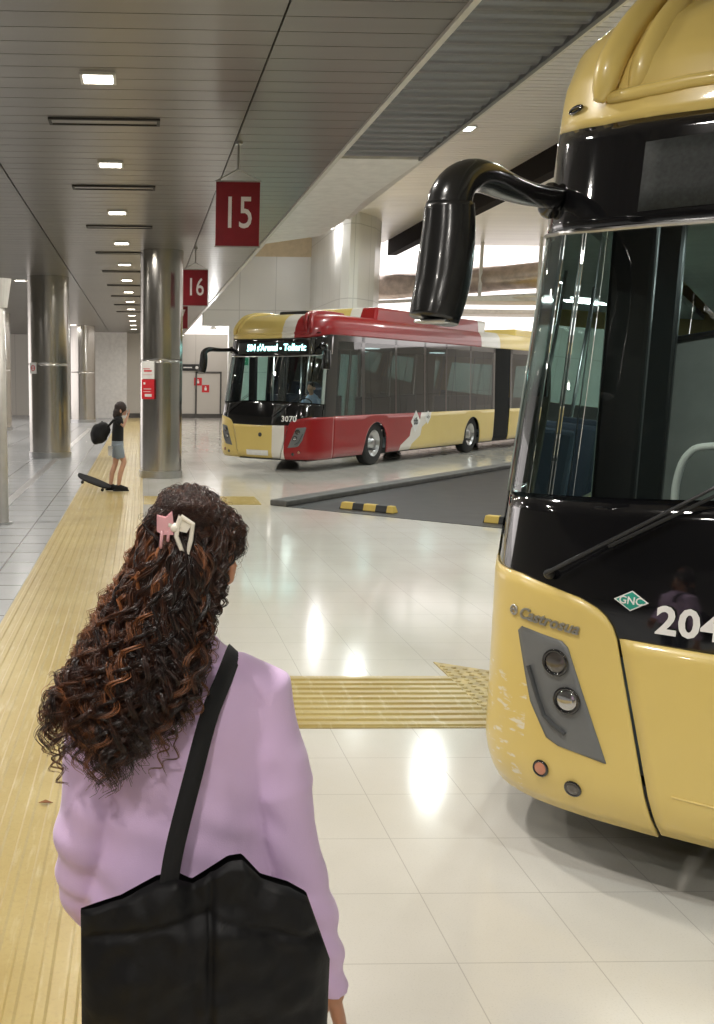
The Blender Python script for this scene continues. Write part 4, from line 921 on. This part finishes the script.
# --- tote bag
bt = empty('tote_bag', (.12, 1.68, .46), 0, 'black quilted tote bag hanging from the shoulder of the woman in lilac', 'bag')
TOP = [(-.108, .902), (-.035, .925), (.03, .962), (.065, .970), (.095, .955), (.12, .972), (.16, 1.0), (.185, 1.004), (.22, .965), (.27, .95), (.305, .93), (.352, .80)]
def bag_v(i, j, nx, nz, back):
    u = i/nx; x = -.108+.46*u; zt = interp(x, TOP); zb = .50+.03*(2*u-1)**2; z = zb+(zt-zb)*(j/nz)
    t = (1-abs(2*u-1)**3)**.5*(math.sin(PI*min(1, .12+.88*(1-j/nz)))**.6 if j < nz else .25); t = max(t, .06)
    rad_ = math.sin(j/nz*PI)
    wr = .010*noise.noise(Vector((x*8+z*5, z*16-x*9, 7)))+.008*math.sin(34*(x-.13)+10*(z-.7)*(1 if x > .13 else -1)+3*noise.noise(Vector((x*9, z*9, 4))))*max(0, j/nz-.2)+.007*abs(noise.noise(Vector((x*18, z*14, 9))))+.006*noise.noise(Vector((x*11, z*7, back)))+.0035*math.sin(60*(x-.12)/(1.2-(z-.5))+6*noise.noise(Vector((x*6, z*6, 2))))*max(0, (j/nz-.25))+.004*noise.noise(Vector((x*30, z*26, 5)))
    seam = -.010*math.exp(-((x-.128)/.006)**2)-.008*math.exp(-((z-(.905-.25*abs(x-.12)))/.007)**2)
    y = 1.69-(.055*t+(wr+seam)*min(1, t*2)) if not back else 1.69+.035*t
    return (x-.12, y-1.68, z-.46)
nx, nz = 90, 80; mb = MB()
for back in (0, 1):
    vs = [bag_v(i, j, nx, nz, back) for i in range(nx+1) for j in range(nz+1)]
    fs = [(i*(nz+1)+j, (i+1)*(nz+1)+j, (i+1)*(nz+1)+j+1, i*(nz+1)+j+1) for i in range(nx) for j in range(nz)]
    mb.add(vs, fs if not back else [f[::-1] for f in fs])
o = mb.build('bag_body', M['nylon'], bt, smooth=True); wl_ = o.modifiers.new('weld', 'WELD'); wl_.merge_threshold = .003
def ribbon(pts, w_, n=40, th=.004):
    P = cm([(p[0]-.12, p[1]-1.68, p[2]-.46) for p in pts], n); mb = MB(); vs = []
    T = np.gradient(P, axis=0); T /= np.linalg.norm(T, axis=1)[:, None]
    cen = np.array([.085-.12, 1.9-1.68, 1.15-.46])
    for p, t in zip(P, T):
        out = p-cen; out[2] *= .6; out -= t*out.dot(t); out /= np.linalg.norm(out)+1e-9; sd_ = np.cross(t, out)
        for a, b in ((-1, 0), (1, 0), (1, 1), (-1, 1)): vs.append(p+sd_*a*w_/2+out*b*th)
    mb.add([tuple(v) for v in vs], [(i*4+j, i*4+(j+1) % 4, (i+1)*4+(j+1) % 4, (i+1)*4+j) for i in range(n-1) for j in range(4)]+[(3, 2, 1, 0), ((n-1)*4, (n-1)*4+1, (n-1)*4+2, (n-1)*4+3)])
    return mb
ribbon([(.048, 1.668, .93), (.062, 1.685, 1.02), (.095, 1.725, 1.14), (.125, 1.765, 1.24), (.158, 1.822, 1.30), (.182, 1.895, 1.328), (.19, 1.97, 1.30), (.19, 2.02, 1.22), (.20, 2.03, 1.12)], .034).build('strap', M['black_cloth'], bt, smooth=True)

# --- the child
kd = empty('person', (0, 0, 0), 0, 'child in a black shirt and grey shorts standing on the yellow path beside the pillar', 'person')
KY = 17.0; b_ = MB(); Lk = head(b_, (-.34, KY, 1.375), math.radians(80), .95)
b_.tube([(-.37, KY, 1.30), (-.385, KY, 1.24), (-.39, KY, 1.18)], [.045, .045, .07], 12)
b_.tube([(-.39, KY, 1.22), (-.395, KY, 1.05), (-.40, KY, .90), (-.40, KY, .78)], [(.075, .12), (.085, .12), (.085, .115), (.09, .12)], 16, up=(0, 1, 0))
for g, kn, an_ in ((-1, (-.29, KY-.06, .50), (-.385, KY-.06, .09)), (1, (-.44, KY+.06, .46), (-.52, KY+.05, .09))):
    hip = (-.395, KY+g*.06, .78); b_.tube([hip, ((hip[0]+kn[0])/2, hip[1], .64), kn, ((kn[0]+an_[0])/2-.015, kn[1], .30), an_], [.075, .065, .047, .046, .03], 14)
    b_.tube([(an_[0]-.03, an_[1], .05), (an_[0]+.08, an_[1], .035), (an_[0]+.15, an_[1], .03)], [.032, .03, .022], 10)
KA = {-1: [(-.385, KY-.13, 1.19), (-.37, KY-.17, 1.00), (-.30, KY-.15, .86)], 1: [(-.385, KY+.13, 1.19), (-.42, KY+.17, 1.0), (-.46, KY+.16, .84)]}
KA[-1] = [(-.385, KY-.13, 1.20), (-.30, KY-.18, 1.10), (-.23, KY-.12, 1.26)]
for g in (-1, 1):
    a = KA[g]; b_.tube(a, [.036, .030, .022], 10); d = Vector(a[2])-Vector(a[1]); hand(b_, a[2], d, (0, 0, 1) if g < 0 else (1, 0, 0), (-.5, -g*1.0, 0) if g > 0 else (-1, 0, .3), .85, .5)
fuse(b_, 'body', M['skin_light'], kd, .008, 2)
t_ = MB().tube([(-.375, KY, 1.27), (-.385, KY, 1.23), (-.39, KY, 1.15), (-.395, KY, 1.0), (-.40, KY, .84)], [(.05, .06), (.075, .12), (.092, .135), (.098, .13), (.10, .13)], 20, up=(0, 1, 0))
for g in (-1, 1):
    a = KA[g]; t_.tube([a[0], tuple((Vector(a[0])+Vector(a[1])*1.6)/2.6)], [.055, .05], 12)
fuse(t_, 'shirt', M['black_cloth'], kd, .009, 3)
s_ = MB().tube([(-.40, KY, .86), (-.40, KY, .76)], [(.10, .13), (.105, .135)], 18, up=(0, 1, 0))
s_.tube([(-.395, KY-.06, .79), (-.345, KY-.06, .56)], [.088, .082], 14).tube([(-.395, KY+.06, .79), (-.42, KY+.06, .56)], [.088, .08], 14); fuse(s_, 'shorts', M['grey_cloth'], kd, .009, 3)
for (x, y) in ((-.385, KY-.06), (-.52, KY+.05)):
    s_ = MB().tube([(x-.06, y, .06), (x, y, .07), (x+.09, y, .05), (x+.16, y, .04)], [(.035, .045), (.042, .06), (.042, .045), (.03, .03)], 12, up=(0, 0, 1)).box(x-.09, x+.18, y-.04, y+.04, .008, .03); fuse(s_, 'shoe', M['black_cloth'], kd, .008, 2)
h_ = MB().ball((-.352, KY, 1.405), (.105, .096, .108), 18, 12).ball((-.385, KY, 1.34), (.085, .09, .10), 16, 10).tube([(-.40, KY, 1.36), (-.42, KY, 1.26), (-.42, KY, 1.19)], [.07, .065, .03], 12)
fuse(h_, 'hair', mat('dark_hair', (.035, .022, .018), .6, var=.4, scale=30), kd, .008, 2, lambda co, n: co+n*.006*noise.noise(co*28))
h_ = MB().tube([(-.25, KY-.05, 1.33), (-.22, KY, 1.36), (-.25, KY+.05, 1.33)], [.03, .04, .03], 10)
# backpack
bp = empty('backpack', (-.62, KY, .88), 0, 'black backpack hanging off the back of the child', 'bag')
x_ = MB().ball((-.09, 0, .10), (.15, .14, .17), 20, 14).ball((-.02, 0, .16), (.12, .13, .14), 16, 12).ball((-.14, 0, .02), (.09, .12, .10), 14, 10)
fuse(x_, 'bag_body', M['black_cloth'], bp, .01, 3, lambda co, n: co+n*.012*noise.noise(co*9))
for g in (-1, 1): MB().tube([(.06, g*.08, .22), (.15, g*.10, .33), (.24, g*.11, .34), (.27, g*.10, .26)], [(.012, .02)]*4, 8).build('strap', M['black_cloth'], bp, smooth=True)
MB().tube([(.0, -.02, .27), (-.04, 0, .31), (-.07, .02, .27)], .008, 8).build('handle', M['black_cloth'], bp, smooth=True)
# paper bag in the hand, skateboard at the feet
pb = empty('paper_bag', (-.50, KY+.16, .60), 0, 'small pale bag held low in the hand of the child', 'bag')
MB().add([(-.06, -.04, 0), (.06, -.04, 0), (.06, .04, 0), (-.06, .04, 0), (-.07, -.025, .17), (.07, -.025, .17), (.07, .025, .17), (-.07, .025, .17)], [(3, 2, 1, 0), (0, 1, 5, 4), (1, 2, 6, 5), (2, 3, 7, 6), (3, 0, 4, 7), (4, 5, 6, 7)]).build('bag_body', M['white'], pb, bevel=.008)
MB().tube([(-.03, 0, .165), (0, 0, .21), (.03, 0, .165)], .004, 6).build('handle', M['white'], pb)
sk = empty('skateboard', (-.80, KY-.02, .17), 0, 'black skateboard tilted up at the feet of the child', 'skateboard'); sk.rotation_euler = (math.radians(24), math.radians(21), 0)
n = 24; vs = []
for zz in (0, .022):
    for i in range(n):
        a = 2*PI*i/n; x = .30*math.cos(a); y = .105*math.copysign(abs(math.sin(a))**.7, math.sin(a)); vs.append((x, y, zz+.05*max(0, abs(x)-.2)*3))
MB().add(vs, [tuple(range(n-1, -1, -1)), tuple(range(n, 2*n))]+[(i, (i+1) % n, (i+1) % n+n, i+n) for i in range(n)]).build('deck', M['black_cloth'], sk)
for x in (-.18, .18):
    MB().tube([(x, -.09, -.035), (x, .09, -.035)], .008, 8).box(x-.02, x+.02, -.02, .02, -.035, .0).build('truck', M['alu'], sk)
    for y in (-.085, .085): MB().tube([(x, y-.016, -.035), (x, y+.016, -.035)], .026, 14).build('wheel', M['rubber'], sk)

# --- the driver of the red bus, seated behind the wheel (built in the bus frame, then placed)
dr = empty('person', (0, 0, 0), 0, 'bus driver in a light blue shirt seated behind the windshield of the red bus', 'person')
M['blue_shirt'] = cloth_mat('light_blue_cotton', (.42, .56, .78))
b_ = MB(); head(b_, (.6, 1.12, 1.76), PI, .98)
b_.tube([(.6, 1.14, 1.70), (.6, 1.16, 1.60), (.6, 1.18, 1.52)], [.05, .05, .09], 12).tube([(.6, 1.19, 1.54), (.6, 1.21, 1.3), (.6, 1.22, 1.02)], [(.13, .08), (.14, .09), (.14, .10)], 16, up=(0, 1, 0))
t_ = MB().tube([(.6, 1.16, 1.61), (.6, 1.18, 1.56), (.6, 1.20, 1.48), (.6, 1.21, 1.25), (.6, 1.22, 1.0)], [(.07, .065), (.14, .09), (.18, .11), (.165, .12), (.165, .125)], 22, up=(0, 1, 0))
p_ = MB()
for g in (-1, 1):
    a = [(.6+g*.17, 1.19, 1.50), (.6+g*.23, 1.13, 1.29), (.6+g*.20, .97, 1.33)]
    b_.tube(a, [.045, .036, .025], 12); hand(b_, a[2], (-g*.1, -1, .15), (-g, 0, .3), (0, -.3, -1), .95, .9); t_.tube([a[0], a[1], tuple((Vector(a[1])+Vector(a[2])*.6)/1.6)], [.062, .054, .046], 14)
    b_.tube([(.6+g*.09, 1.2, 1.04), (.6+g*.13, .88, 1.03), (.6+g*.13, .84, .70), (.6+g*.13, .86, .42)], [.085, .062, .05, .036], 12)
    p_.tube([(.6+g*.08, 1.22, 1.05), (.6+g*.13, .88, 1.04), (.6+g*.13, .83, .98), (.6+g*.13, .84, .70), (.6+g*.13, .86, .46)], [.095, .075, .07, .06, .05], 14)
    sh = MB().tube([(.6+g*.13, .90, .40), (.6+g*.13, .84, .41), (.6+g*.13, .74, .39)], [.04, .045, .03], 10); fuse(sh, 'shoe', M['black_cloth'], dr, .008, 2)
fuse(b_, 'body', M['skin_light'], dr, .008, 2); fuse(t_, 'shirt', M['blue_shirt'], dr, .008, 3); fuse(p_, 'trousers', M['denim'], dr, .008, 3)
fuse(MB().ball((.6, 1.14, 1.795), (.082, .092, .085), 16, 10), 'hair', M['hair_base'], dr, .007, 1)
dr.location = (2.5+.6*math.cos(math.radians(40))+1.1*math.sin(math.radians(40)), 21.5-.6*math.sin(math.radians(40))+1.1*math.cos(math.radians(40)), .36); dr.rotation_euler[2] = -math.radians(40)
for ch in dr.children: ch.location = (-.6, -1.1, -.36)

# people stand on the path: bases at their feet
for root, bx_, by_ in ((wo, WX, WY), (kd, -.42, KY)):
    root.location = (bx_, by_, .014)
    for ch in root.children: ch.location = (-bx_, -by_, 0)
